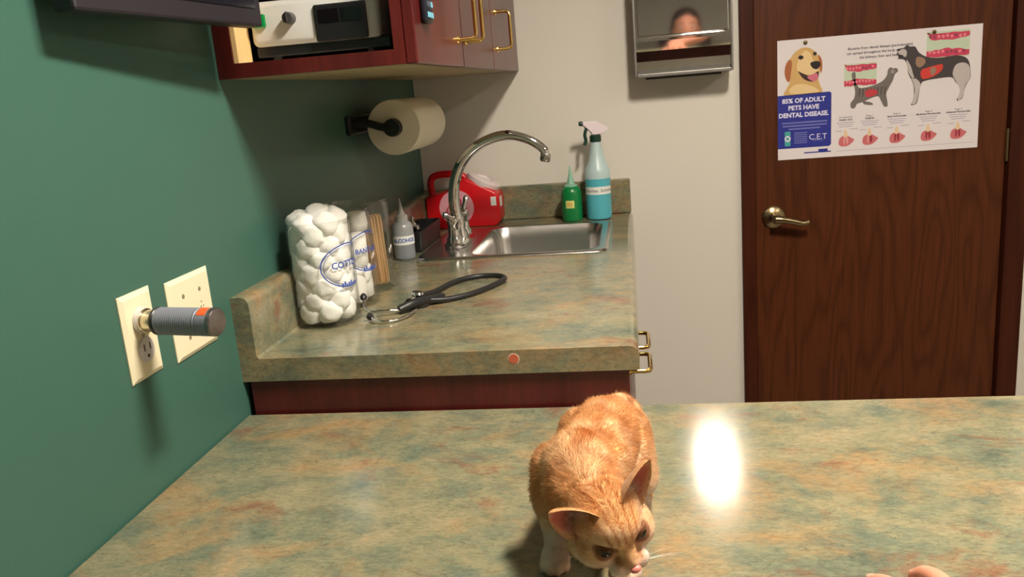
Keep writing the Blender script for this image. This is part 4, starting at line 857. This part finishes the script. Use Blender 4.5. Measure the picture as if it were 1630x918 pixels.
def fur_colour(P):
    d = P-HCn; a, f, u = d@HRn, d@HFn, d@HUn
    n1 = vnoise(P, 34, 3.0); n2 = vnoise(P, 95, 8.0)
    c = np.tile(ORA, (len(P), 1))
    def mix(c, col, m): m = np.clip(m, 0, 1)[:, None]; return c*(1-m)+col*m
    c = mix(c, ORL, sstep(0.0, 0.5, n1+0.15))
    body = 1-sstep(-0.050, -0.028, f)
    hgt = P[:, 2]
    # swirled darker tabby bands over the back and flanks
    s = P[:, 1]*1.0; lat = np.abs(P[:, 0]-0.578)
    band = np.sin((s*95+lat*70)+n1*2.6)
    c = mix(c, ORD, body*sstep(0.35, 0.95, band)*0.34*sstep(0.87, 0.93, hgt))
    saddle = np.exp(-(((P[:, 0]-0.578)/0.011)**2+((s+0.425)/0.018)**2))
    c = mix(c, ORD, body*saddle*0.75)
    spine = np.exp(-((P[:, 0]-(0.578+0.14*(s+0.42)))/0.007)**2)*sstep(-0.44, -0.40, s)
    c = mix(c, ORD, body*spine*0.38)
    c = mix(c, CRM, body*(1-sstep(0.865, 0.915, hgt+0.012*n1))*0.75)
    c = mix(c, WHT, (1-sstep(0.846, 0.866, hgt+0.006*n2))*0.9)
    c = mix(c, WHT, body*np.exp(-(((P[:, 0]-0.630)/0.020)**2+((s+0.262)/0.02)**2+((hgt-0.945)/0.014)**2))*0.9)
    head = sstep(-0.045, -0.025, f)
    # face: paler below the eyes, muzzle white
    c = mix(c, CRM, head*sstep(0.002, -0.012, u)*0.75)
    c = mix(c, WHT, head*sstep(-0.008, -0.016, u)*sstep(0.012, 0.028, f)*0.95)
    c = mix(c, WHT, head*np.exp(-(((np.abs(a)-0.019)/0.012)**2+((u-0.013)/0.0035)**2))*sstep(0.01, 0.02, f)*0.2)
    c = mix(c, CRM, head*sstep(0.022, 0.032, np.abs(a))*0.5)
    c = mix(c, WHT, head*sstep(0.010, 0.018, np.abs(a))*(1-sstep(-0.012, 0.000, u))*sstep(-0.005, 0.012, f)*0.65)
    # forehead stripes fanning out from the nose bridge
    w_ = a/(0.55+np.clip(-f+0.03, 0, 0.08)*11)
    st_ = np.maximum(0, np.cos(w_*560+n1*1.6+n2*0.5))**1.6
    c = mix(c, ORD, head*st_*sstep(0.004, 0.012, u+0.2*(0.03-np.abs(f)))*(1-sstep(0.017, 0.023, np.abs(a)))*(1-sstep(0.030, 0.036, f))*0.78)
    ck = np.maximum(0, np.cos((u+0.010+0.2*(np.abs(a)-0.02))*400))**4
    c = mix(c, ORD, head*ck*sstep(0.020, 0.026, np.abs(a))*(1-sstep(-0.001, 0.004, u))*sstep(-0.024, -0.018, u)*0.45)
    for s_ in (-1, 1):   # eyeliner and the orange smudge below each eye
        e = ((a-s_*0.0185)/0.0105)**2+((u-0.003)/0.0080)**2
        c = mix(c, lin((120, 70, 50)), head*sstep(0.005, 0.015, f)*(1-sstep(0.75, 1.15, e))*0.85)
        c = mix(c, ORD, head*np.exp(-(((a-s_*0.010)/0.0045)**2+((u+0.008)/0.006)**2))*sstep(0.02, 0.03, f)*0.5)
    c = mix(c, PNK, head*np.exp(-((a/0.0055)**2+((u+0.0125)/0.0045)**2))*sstep(0.034, 0.040, f)*0.9)
    c *= (0.95*(1+0.10*n2))[:, None]
    return np.clip(c, 0, 1)
def set_col(me, col):
    at = me.color_attributes.new('fur_tint', 'FLOAT_COLOR', 'POINT')
    at.data.foreach_set('color', np.concatenate([col, np.ones((len(col), 1))], 1).astype(np.float32).ravel())
set_col(cme, fur_colour(co))
SKIN_F = mat('kitten_coat', (0.7, 0.45, 0.2), 0.85, vcol='fur_tint', spec=0.15, sheen=0.15)
FUR = bpy.data.materials.new('kitten_fur'); FUR.use_nodes = True; nt_ = FUR.node_tree; nt_.nodes.clear()
_o = nt_.nodes.new('ShaderNodeOutputMaterial'); _a = nt_.nodes.new('ShaderNodeAttribute'); _a.attribute_name = 'fur_tint'
_d = nt_.nodes.new('ShaderNodeBsdfDiffuse'); _t = nt_.nodes.new('ShaderNodeBsdfTranslucent'); _m = nt_.nodes.new('ShaderNodeMixShader'); _m.inputs['Fac'].default_value = 0.5
for q_ in (_d, _t): nt_.links.new(_a.outputs['Color'], q_.inputs['Color'])
nt_.links.new(_d.outputs[0], _m.inputs[1]); nt_.links.new(_t.outputs[0], _m.inputs[2]); nt_.links.new(_m.outputs[0], _o.inputs['Surface'])
base = Vector((0.58, -0.38, TT))
kt = bpy.data.objects.new('kitten', cme); COL.objects.link(kt); cme.materials.append(SKIN_F)
cme.transform(Matrix.Translation(-base)); kt.location = base; ORG[kt.name] = base  # origin between the paws
tag(kt, 'small orange tabby kitten with head lowered, walking forward on the exam table', 'cat')
# ears: curved shells, orange back, pink inside
EARC_O, EARC_I = ORA, lin((205, 120, 105))
def ear(s):
    if s < 0: I_, O_, T_ = Vector((-0.0150, 0.005, 0.0335)), Vector((-0.0385, 0.000, 0.006)), Vector((-0.0550, -0.006, 0.0540))
    else: I_, O_, T_ = Vector((0.0130, 0.004, 0.0345)), Vector((0.0375, -0.002, 0.004)), Vector((0.0505, -0.010, 0.0515))
    bse = (I_+O_)/2; tip = T_; axs = tip-bse; L = axs.length; ax_ = axs.normalized()
    opn = (O_-I_).cross(T_-I_).normalized(); opn = opn if opn.y > 0 else -opn
    hw = (O_-I_)/2; sd = hw.normalized(); W = hw.length
    b = mb(); NU, NV = 20, 18; V = {}
    for sh in (0, 1):
        for j in range(NV+1):
            v = j/NV; shp = (1-v**2.2)**0.75+0.02
            for i in range(NU+1):
                u = -1+2*i/NU; dep = 0.0165*(1-v)**0.5*(1-u*u)
                th = 0.0016*(1-0.7*abs(u)**4) if sh else 0
                drop = 0.010*max(0.0, 1-v*5)*(1-0.3*abs(u))
                p = bse+axs*v-ax_*drop+hw*(shp*u)-opn*(dep-th)
                V[sh, i, j] = b.verts.new(H(*p))
    for sh in (0, 1):
        for j in range(NV):
            for i in range(NU): b.faces.new((V[sh, i, j], V[sh, i+1, j], V[sh, i+1, j+1], V[sh, i, j+1]))
    for j in range(NV):
        for i in (0, NU): b.faces.new((V[0, i, j], V[1, i, j], V[1, i, j+1], V[0, i, j+1]))
    for i in range(NU): b.faces.new((V[0, i, NV], V[1, i, NV], V[1, i+1, NV], V[0, i+1, NV]))
    cols = []
    for j in range(NV+1):
        pass
    key = {vv.index: 0 for vv in b.verts}; b.verts.index_update()
    arr = np.zeros((len(b.verts), 3))
    for (sh, i, j), vv in V.items():
        u = -1+2*i/NU; v = j/NV
        if sh == 0: c = (ORA*(1-0.25*v)+ORD*0.25*v)*0.85
        else:
            e = sstep(0.72, 0.95, np.array(max(abs(u), v*1.0))); c = EARC_I*(1-0.35*math.exp(-(u*u*3+(v-0.25)**2*9)))*(1-e)+ORL*e
        arr[vv.index] = c
    o = obj('ear', b, SKIN_F, kt, smooth=True, recalc=True)
    set_col(o.data, arr)
    return o, (bse, ax_, sd, opn, L, W)
ears = [ear(-1), ear(1)]
# eyes
IRIS = mat('amber_iris', srgb(92, 60, 34), 0.05, spec=0.25); PUP = mat('pupil', (0.004, 0.003, 0.003), 0.03, spec=0.3)
for s in (-1, 1):
    ec = Vector((s*0.0172, 0.0190, 0.0030)); ed = Vector((s*0.40, 0.90, 0.05)).normalized(); ER = 0.0086
    b = mb(); vs = sph(b, H(*ec), ER, sub=4)
    edw = (HR*ed.x+HF*ed.y+HU*ed.z).normalized()
    for f in b.faces:
        cc = (f.calc_center_median()-H(*ec)).normalized().dot(edw); f.material_index = 1 if cc > 0.875 else 0
    o = obj('eye', b, [IRIS, PUP], kt, smooth=True, recalc=False)
    # lids: thin rim of dark skin around an almond opening
    uu = (HU-edw*HU.dot(edw)).normalized(); rr_ = uu.cross(edw); n = 36
    b = mb(); rings = []
    for (k1, k2, r_) in ((0.98, 1.0, ER*1.01), (1.02, 1.06, ER*1.045), (1.06, 1.16, ER*1.02), (1.08, 1.24, ER*0.93)):
        rg = []
        for i in range(n):
            t = 2*PI*i/n; x = 0.0080*k1*math.cos(t); y = 0.0062*k2*math.sin(t)*(1-0.12*math.cos(t)*s)+0.0012*math.cos(t)*s
            q = r_*r_-x*x-y*y; zz = math.sqrt(q) if q > 0 else 0.0
            rg.append(b.verts.new(H(*ec)+rr_*x+uu*y+edw*zz))
        rings.append(rg)
    for A, B in zip(rings, rings[1:]):
        for i in range(n): b.faces.new((A[i], A[(i+1) % n], B[(i+1) % n], B[i]))
    o2 = obj('eyelid', b, SKIN_F, o, smooth=True)
    P_ = np.array([v.co[:] for v in o2.data.vertices])+np.array(ORG[o2.name])
    idx = np.arange(len(P_))//n; m_ = np.array([0.0, 0.25, 0.8, 1.0])[idx][:, None]
    set_col(o2.data, lin((52, 28, 22))*(1-m_)+lin((150, 96, 62))*m_)
# nose leather
b = mb(); hs(b, (0, 0.0432, -0.0125), (0.0050, 0.0038, 0.0032)); hs(b, (0, 0.0432, -0.0155), (0.0022, 0.0028, 0.0028))
for s in (-1, 1): hs(b, (s*0.0030, 0.0430, -0.0132), (0.0024, 0.0030, 0.0023))
me = remeshed(b, 0.0006, 3); me.materials.append(mat('nose_leather', srgb(206, 122, 112), 0.4)); me.transform(Matrix.Translation(-base)); o = bpy.data.objects.new('nose', me); COL.objects.link(o); o.parent = kt; tag(o, 'pink nose')
# tail, curled down on the right side
b = mb(); tp = [(0.600, -0.250, 0.912, 0.013), (0.610, -0.232, 0.916, 0.012), (0.624, -0.230, 0.902, 0.0110), (0.633, -0.246, 0.872, 0.0105), (0.637, -0.272, 0.846, 0.0095), (0.635, -0.300, 0.833, 0.0085), (0.628, -0.322, 0.829, 0.0060)]
pp = smooth_path([t[:3] for t in tp], 8); rr_ = [q.x for q in smooth_path([(t[3], 0, 0) for t in tp], 8)]
tube(b, pp, rr_, 18); tl = obj('tail', b, SKIN_F, kt, smooth=True)
tco = np.array([v.co[:] for v in tl.data.vertices])+np.array(base)
ring = np.arange(len(tco))//18; tm_ = (np.sin(ring*0.75) > 0.2)[:, None]*0.55
tcol = ORL*(1-tm_)+ORD*tm_; set_col(tl.data, tcol)
# fur: tapered strands rooted on coat, ears and tail
def sample(me, n, origin):
    me.calc_loop_triangles(); T = np.array([t.vertices[:] for t in me.loop_triangles]); V_ = np.array([v.co[:] for v in me.vertices])+np.array(origin)
    A, B, C_ = V_[T[:, 0]], V_[T[:, 1]], V_[T[:, 2]]; cr = np.cross(B-A, C_-A); ar = np.linalg.norm(cr, axis=1)
    i = RNG.choice(len(T), n, p=ar/ar.sum()); r1 = np.sqrt(RNG.random(n)); r2 = RNG.random(n)
    P = A[i]*(1-r1)[:, None]+B[i]*(r1*(1-r2))[:, None]+C_[i]*(r1*r2)[:, None]
    N = cr[i]/np.maximum(ar[i], 1e-12)[:, None]; return P, N, T[i]
def strands(name, P, N, flow, L, wid, col, lift, parent):
    n = len(P); flow = flow-N*(np.sum(flow*N, 1)[:, None]); flow /= np.maximum(np.linalg.norm(flow, axis=1), 1e-6)[:, None]
    flow = flow+RNG.normal(0, 0.22, (n, 3)); d1 = N*lift+flow; d1 /= np.linalg.norm(d1, axis=1)[:, None]; d2 = N*lift*0.35+flow; d2 /= np.linalg.norm(d2, axis=1)[:, None]
    side = np.cross(d1, N)+RNG.normal(0, 0.25, (n, 3)); side /= np.maximum(np.linalg.norm(side, axis=1), 1e-6)[:, None]
    L = L[:, None]; w_ = wid
    p0 = P-N*0.0006; p1 = p0+d1*L*0.5; p2 = p1+d2*L*0.5
    V_ = np.stack([p0-side*w_, p0+side*w_, p1-side*w_*0.8, p1+side*w_*0.8, p2], 1).reshape(-1, 3)-np.array(base)
    k = np.arange(n)*5; F = np.stack([np.stack([k, k+1, k+3], 1), np.stack([k, k+3, k+2], 1), np.stack([k+2, k+3, k+4], 1)], 1).reshape(-1, 3)
    me = bpy.data.meshes.new(name); me.vertices.add(len(V_)); me.vertices.foreach_set('co', V_.ravel())
    me.loops.add(F.size); me.loops.foreach_set('vertex_index', F.ravel().astype(np.int32)); me.polygons.add(len(F)); me.polygons.foreach_set('loop_start', np.arange(len(F), dtype=np.int32)*3)
    me.update(calc_edges=True); me.materials.append(FUR)
    c5 = np.repeat(np.clip(col*(1+RNG.normal(0, 0.10, (n, 1))), 0, 1), 5, 0); set_col(me, c5)
    o = bpy.data.objects.new(name, me); COL.objects.link(o); o.parent = parent
    return o
P, N, _ = sample(cme, 125000, base)
d = P-HCn; a_, f_, u_c = d@HRn, d@HFn, d@HUn
hd_ = f_ > -0.035
eye_d = np.minimum(((a_-0.0178)/0.0085)**2+((u_c-0.003)/0.0066)**2, ((a_+0.0178)/0.0085)**2+((u_c-0.003)/0.0066)**2)
keep = ~(hd_ & (f_ > 0.010) & (eye_d < 1.0)) & ~(hd_ & (f_ > 0.0395) & (np.abs(a_) < 0.006) & (u_c > -0.017)) & (P[:, 2] > TT+0.004)
P, N, a_, f_, u_c, hd_, eye_d = (x[keep] for x in (P, N, a_, f_, u_c, hd_, eye_d))
flow = np.where(hd_[:, None], -HFn[None, :]*1.0+np.sign(a_)[:, None]*HRn*0.35+HUn[None, :]*np.where(u_c > 0, 0.3, -0.4)[:, None], np.array([[0.10, 0.80, -0.45]]))
L = np.where(hd_, 0.0042+0.004*np.clip(-f_/0.03+0.3, 0, 1), 0.0080)*RNG.uniform(0.7, 1.3, len(P)); L = np.where(P[:, 2] < 0.865, 0.0045, L); L = np.where(hd_ & (f_ > 0.02), 0.0036, L)*1.0; L = np.where(hd_ & (eye_d < 2.0) & (f_ > 0.01), 0.0024, L)
fur = strands('fur', P, N, flow, L, 0.00017, fur_colour(P), 0.30, kt); tag(fur, None, None, None, 'stuff')
P, N, _ = sample(tl.data, 9000, base); t_ = np.array([0.35, -0.65, -0.6])
ring_d = np.argmin(((P[:, None, :]-tco[None, ::18, :])**2).sum(2), 1); tcc = tcol[np.minimum(ring_d*18, len(tcol)-1)]
o = strands('tail_fur', P, N, np.tile(t_, (len(P), 1)), RNG.uniform(0.005, 0.010, len(P)), 0.00020, tcc, 0.45, tl); tag(o, None, None, None, 'stuff')
for (o, (bse, ax_, sd, opn, Le, W)) in ears:
    me = o.data; P, N, T = sample(me, 5200, base)
    atc = np.zeros(len(me.vertices)*4, dtype=np.float32); me.color_attributes['fur_tint'].data.foreach_get('color', atc); atc = atc.reshape(-1, 4)[:, :3]
    axw = np.array(HR*ax_.x+HF*ax_.y+HU*ax_.z); opw = np.array(HR*opn.x+HF*opn.y+HU*opn.z)
    outer = (N@opw) < 0; P2_, N2_, T2_ = P[outer], N[outer], T[outer]
    e = strands('ear_fur', P2_, N2_, np.tile(axw, (len(P2_), 1)), RNG.uniform(0.002, 0.004, len(P2_)), 0.00018, atc[T2_[:, 0]], 0.35, o); tag(e, None, None, None, 'stuff')
    # pale tufts inside the ear, rooted at the inner edge
    n = 260; q = RNG.random(n); uu = RNG.uniform(-0.9, 0.9, n); vv = RNG.uniform(0.0, 0.30, n)
    R_ = [H(*(bse+ax_*(Le*v)+sd*(W*0.8*u)-opn*(0.0130*(1-u*u)-0.0020))) for u, v in zip(uu, vv)]
    R_ = np.array([r[:] for r in R_]); Nn = np.tile(opw, (n, 1)); sdw = np.array(HR*sd.x+HF*sd.y+HU*sd.z)
    e = strands('ear_tuft', R_, Nn, axw[None, :]*0.8+RNG.normal(0, 0.35, (n, 3)), RNG.uniform(0.006, 0.014, n), 0.00016, np.tile(WHT, (n, 1)), 0.5, o); tag(e, 'pale hair tuft inside the ear', None, None, 'stuff')
# whiskers
b = mb()
for s in (-1, 1):
    for i in range(4):
        r0 = H(s*0.012, 0.038-0.001*i, -0.016-0.0015*(i % 3)); dr = (HR*s*(0.9)+HF*(0.25-0.12*(i//2))+HU*(0.12-0.12*(i % 3))).normalized(); Lw = 0.030+0.004*(i % 3)
        tube(b, [r0, r0+dr*Lw*0.4, r0+dr*Lw*0.75-Vector((0, 0, 0.0012)), r0+dr*Lw-Vector((0, 0, 0.004))], [0.00012, 0.0001, 0.00007, 0.00003], 5)
obj('whiskers', b, mat('whisker', srgb(240, 235, 225), 0.4), kt)['kind'] = 'stuff'

# ============================================================ THE PERSON BEHIND THE TABLE (only fingertips reach the frame)
SKP = mat('tan_skin', srgb(206, 142, 116), 0.5, sub=0.10, spec=0.35)
NAVY = mat('navy_cloth', (0.018, 0.022, 0.045), 0.9); SLATE = mat('slate_scrubs', (0.05, 0.07, 0.085), 0.9); DKG = mat('dark_grey_cloth', (0.03, 0.03, 0.038), 0.9)
HAIRM = mat('dark_hair', (0.014, 0.011, 0.012), 0.45)
def finger(bm, pts, r0, r1):
    n = len(pts); chain(bm, [(*p, r0+(r1-r0)*i/(n-1)) for i, p in enumerate(pts)], 0.0022, 8)
z = TT
PIV = Vector((0.890, -0.464, 0)); RM = Matrix.Rotation(math.radians(-46), 3, 'Z')
def hr(p, dy=0.0): q = RM @ (Vector(p)-PIV)+PIV; return (q.x-0.014, q.y+dy-0.023, q.z)
fingers = [  # knuckle, middle joint, end joint, tip
    ([(0.955, -0.553, z+0.040), (0.915, -0.528, z+0.040), (0.876, -0.500, z+0.027), (0.849, -0.4825, z+0.0115)], 0.0096, 0.0078),   # index
    ([(0.968, -0.532, z+0.044), (0.934, -0.500, z+0.046), (0.906, -0.476, z+0.034), (0.890, -0.4640, z+0.0190)], 0.0098, 0.0080),   # middle
    ([(0.984, -0.516, z+0.042), (0.958, -0.484, z+0.046), (0.936, -0.462, z+0.030), (0.925, -0.4530, z+0.0110)], 0.0092, 0.0074),   # ring
    ([(1.000, -0.503, z+0.037), (0.982, -0.477, z+0.036), (0.968, -0.462, z+0.022), (0.960, -0.4560, z+0.0100)], 0.0082, 0.0066)]   # little
fingers = [([hr(q, (0, 0, -0.045, -0.055)[k_]*(i_/3)) for i_, q in enumerate(p)], r0, r1) for k_, (p, r0, r1) in enumerate(fingers)]
fingers[0] = ([(q[0]+0.006*i_/3, q[1]-0.011*i_/3, q[2]-0.001*i_/3) for i_, q in enumerate(fingers[0][0])], 0.0092, 0.0074)
def reaching_arm(b):
    for p, r0, r1 in fingers: finger(b, p, r0, r1)
    finger(b, [hr(q) for q in ((0.985, -0.585, z+0.030), (0.955, -0.592, z+0.026), (0.925, -0.580, z+0.018), (0.902, -0.566, z+0.0115))], 0.0125, 0.0092)    # thumb, from the side of the palm
    for i in range(5):                                                     # palm
        t = i/4; a0_ = Vector((0.958, -0.560, z+0.036)).lerp(Vector((1.002, -0.508, z+0.033)), t); w0 = Vector((1.018, -0.606, z+0.040)).lerp(Vector((1.040, -0.574, z+0.040)), t)
        chain(b, [(*hr(a0_), 0.0125), (*hr(a0_.lerp(w0, 0.5)), 0.0155), (*hr(w0), 0.0175)], 0.005)
    chain(b, [(*hr((1.020, -0.590, z+0.041)), 0.0240), (0.985, -0.668, 0.880, 0.0255), (1.045, -0.715, 0.900, 0.033), (1.125, -0.765, 0.935, 0.040), (1.185, -0.800, 0.965, 0.042)], 0.010)
    chain(b, [(1.185, -0.800, 0.965, 0.042), (1.255, -0.825, 1.06, 0.045), (1.325, -0.850, 1.17, 0.050), (1.385, -0.875, 1.275, 0.056)], 0.014)
def person(org_, ang, label, shirt_m, lean, arm):
    R3 = rotz(math.radians(ang)); O = Vector(org_)
    def L(x, y, zz): p = R3 @ Vector((x, y+lean*max(0, zz-0.95), 0)); return Vector((O.x+p.x, O.y+p.y, zz))
    def C(b, pts, st): chain(b, [(*L(*p[:3]), p[3]) for p in pts], st)
    def E(b, x, y, zz, r, sub=3): sph(b, L(x, y, zz), r, R3, sub)
    root = thing('person', (O.x, O.y, 0), label, 'person')
    b = mb()
    C(b, [(0, -0.02, 1.30, 0.060), (0, 0, 1.40, 0.056), (0, 0.015, 1.46, 0.054)], 0.012)
    E(b, 0, 0.025, 1.575, (0.074, 0.092, 0.096), 4); E(b, 0, 0.048, 1.520, (0.056, 0.066, 0.064), 4)
    E(b, 0, 0.108, 1.480, (0.020, 0.014, 0.016)); C(b, [(0, 0.110, 1.580, 0.008), (0, 0.122, 1.555, 0.010), (0, 0.129, 1.537, 0.012)], 0.004)
    E(b, 0, 0.110, 1.509, (0.024, 0.010, 0.0065)); E(b, 0, 0.108, 1.500, (0.020, 0.010, 0.006))
    for s in (-1, 1): E(b, s*0.075, 0.020, 1.555, (0.008, 0.016, 0.028)); E(b, s*0.032, 0.100, 1.590, (0.024, 0.012, 0.007)); E(b, s*0.036, 0.066, 1.535, (0.026, 0.026, 0.028))
    for s in ((-1,) if arm else (-1, 1)):
        C(b, [(s*0.165, -0.01, 1.330, 0.050), (s*0.205, -0.02, 1.20, 0.045), (s*0.225, -0.03, 1.08, 0.038), (s*0.232, 0.005, 0.95, 0.031), (s*0.230, 0.035, 0.85, 0.025)], 0.012)
        hx, hy, hz = s*0.228, 0.045, 0.80; E(b, hx, hy, hz, (0.016, 0.040, 0.046))
        for i, L_ in enumerate((0.068, 0.078, 0.072, 0.056)):
            q = (hx, hy+0.028-0.019*i, hz-0.030); finger(b, [tuple(L(*q)), tuple(L(q[0]-s*0.006, q[1], q[2]-L_*0.45)), tuple(L(q[0]-s*0.022, q[1], q[2]-L_*0.85))], 0.0092, 0.0072)
        finger(b, [tuple(L(hx-s*0.004, hy+0.032, hz+0.006)), tuple(L(hx-s*0.012, hy+0.054, hz-0.024)), tuple(L(hx-s*0.018, hy+0.054, hz-0.050))], 0.0115, 0.0085)
    if arm: reaching_arm(b)
    me = remeshed(b, 0.0030, 4, 0.5); me.materials.append(SKP); me.transform(Matrix.Translation(-Vector((O.x, O.y, 0))))
    body = bpy.data.objects.new('body', me); COL.objects.link(body); body.parent = root; ORG[body.name] = Vector((O.x, O.y, 0))
    def part(nm, b, m, v, it=6):
        me = remeshed(b, v, it, 0.5); me.materials.append(m); me.transform(Matrix.Translation(-Vector((O.x, O.y, 0)))); o = bpy.data.objects.new(nm, me); COL.objects.link(o); o.parent = root; return o
    b = mb()
    for s in (-1, 0, 1): C(b, [(s*0.062, -0.02, 0.93, 0.088), (s*0.058, -0.02, 1.05, 0.088), (s*0.066, -0.01, 1.17, 0.098), (s*0.082, -0.01, 1.27, 0.092), (s*0.060, -0.01, 1.335, 0.070)], 0.02)
    for s in ((-1,) if arm else (-1, 1)): C(b, [(s*0.120, -0.01, 1.330, 0.068), (s*0.168, -0.012, 1.320, 0.066), (s*0.200, -0.018, 1.22, 0.060), (s*0.216, -0.025, 1.13, 0.056)], 0.014)
    if arm: chain(b, [(*L(0.120, -0.01, 1.330), 0.068), (1.385, -0.875, 1.280, 0.069), (1.345, -0.858, 1.205, 0.062), (1.300, -0.842, 1.13, 0.058)], 0.014)
    part('shirt', b, shirt_m, 0.008)
    b = mb()
    for s in (-1, 1): C(b, [(s*0.060, -0.02, 0.95, 0.098), (s*0.085, -0.02, 0.82, 0.094), (s*0.090, -0.01, 0.50, 0.070), (s*0.092, -0.03, 0.12, 0.056)], 0.02)
    part('trousers', b, DKG, 0.008)
    for s in (-1, 1):
        b = mb(); E(b, s*0.092, 0.025, 0.036, (0.046, 0.128, 0.034)); C(b, [(s*0.092, -0.05, 0.05, 0.038), (s*0.092, -0.04, 0.09, 0.036)], 0.01); o = obj('shoe', b, BLACKR, root, smooth=True)
        b = mb(); E(b, s*0.031, 0.0985, 1.570, (0.0125, 0.0125, 0.0125)); o = obj('eye', b, mat('eye_white', (0.62, 0.60, 0.57), 0.25), root, smooth=True)
        b = mb(); E(b, s*0.031, 0.1085, 1.569, (0.0056, 0.0040, 0.0056)); obj('iris', b, PUP, o, smooth=True)
        b = mb(); C(b, [(s*0.016, 0.112, 1.590, 0.0028), (s*0.032, 0.111, 1.597, 0.0034), (s*0.050, 0.096, 1.592, 0.0022)], 0.002); obj('eyebrow', b, HAIRM, root, smooth=True)
    b = mb(); E(b, 0, 0.004, 1.600, (0.086, 0.098, 0.092), 4)
    for s in (-1, 1): C(b, [(s*0.062, 0.000, 1.58, 0.032), (s*0.070, -0.02, 1.48, 0.030), (s*0.062, -0.04, 1.38, 0.026)], 0.01)
    C(b, [(0, -0.055, 1.58, 0.050), (0, -0.072, 1.46, 0.045), (0, -0.078, 1.36, 0.034)], 0.01)
    inv = R3.transposed()
    dl = [v for v in b.verts if (inv @ (v.co-O)).y-lean*max(0, v.co.z-0.95) > 0.068 and v.co.z < 1.622]
    bmesh.ops.delete(b, geom=dl, context='VERTS'); obj('hair', b, HAIRM, root, smooth=True, recalc=False)
    if arm:
        for p, r0, r1 in fingers:
            t_, m_ = Vector(p[3]), Vector(p[2]); dd = (t_-m_).normalized(); upn = (Vector((0, 0, 1))-dd*dd.z).normalized(); sd = dd.cross(upn)
            b = mb(); vs = sph(b, t_+upn*(r1*0.60)+dd*0.001, (0.0052, 0.0068, 0.0026), Matrix((sd, dd, upn)).transposed(), 3); obj('fingernail', b, mat('nail', srgb(226, 170, 152), 0.25), root, smooth=True)
person((1.47, -1.045, 0), 90, 'person in slate top beside the exam table, fingertips resting near the kitten', SLATE, 0.10, True)
person((1.00, -1.66, 0), 0, 'dark-haired person in navy top, only visible mirrored in the steel dispenser', NAVY, 0.0, False)
# ============================================================ CEILING LIGHTS
def troffer(x0, x1, y0, y1, strength, label):
    r = thing('ceiling_light', ((x0+x1)/2, (y0+y1)/2, ZC), label, 'ceiling light')
    b = mb(); z0 = ZC-0.022
    for q in ((x0-0.02, x0, y0-0.02, y1+0.02), (x1, x1+0.02, y0-0.02, y1+0.02), (x0, x1, y0-0.02, y0), (x0, x1, y1, y1+0.02)): box(b, q[0], q[1], q[2], q[3], z0, ZC-0.0005)
    obj('frame', b, mat('white_enamel', (0.8, 0.8, 0.78), 0.4), r)
    b = mb(); box(b, x0, x1, y0, y1, ZC-0.014, ZC-0.006)
    obj('diffuser', b, mat('lit_diffuser_%s' % strength, (0.8, 0.8, 0.8), 0.6, emit=LAMP_COLOR, es=strength), r)
troffer(0.925, 1.075, -0.57, -0.17, LAMP_STRENGTH, 'small bright ceiling light above the exam table')
troffer(2.2, 2.5, -1.1, -0.1, FILL_LAMP_STRENGTH, 'dimmer fill ceiling light added out of view further right')  # added out of frame for fill light and a second shadow edge
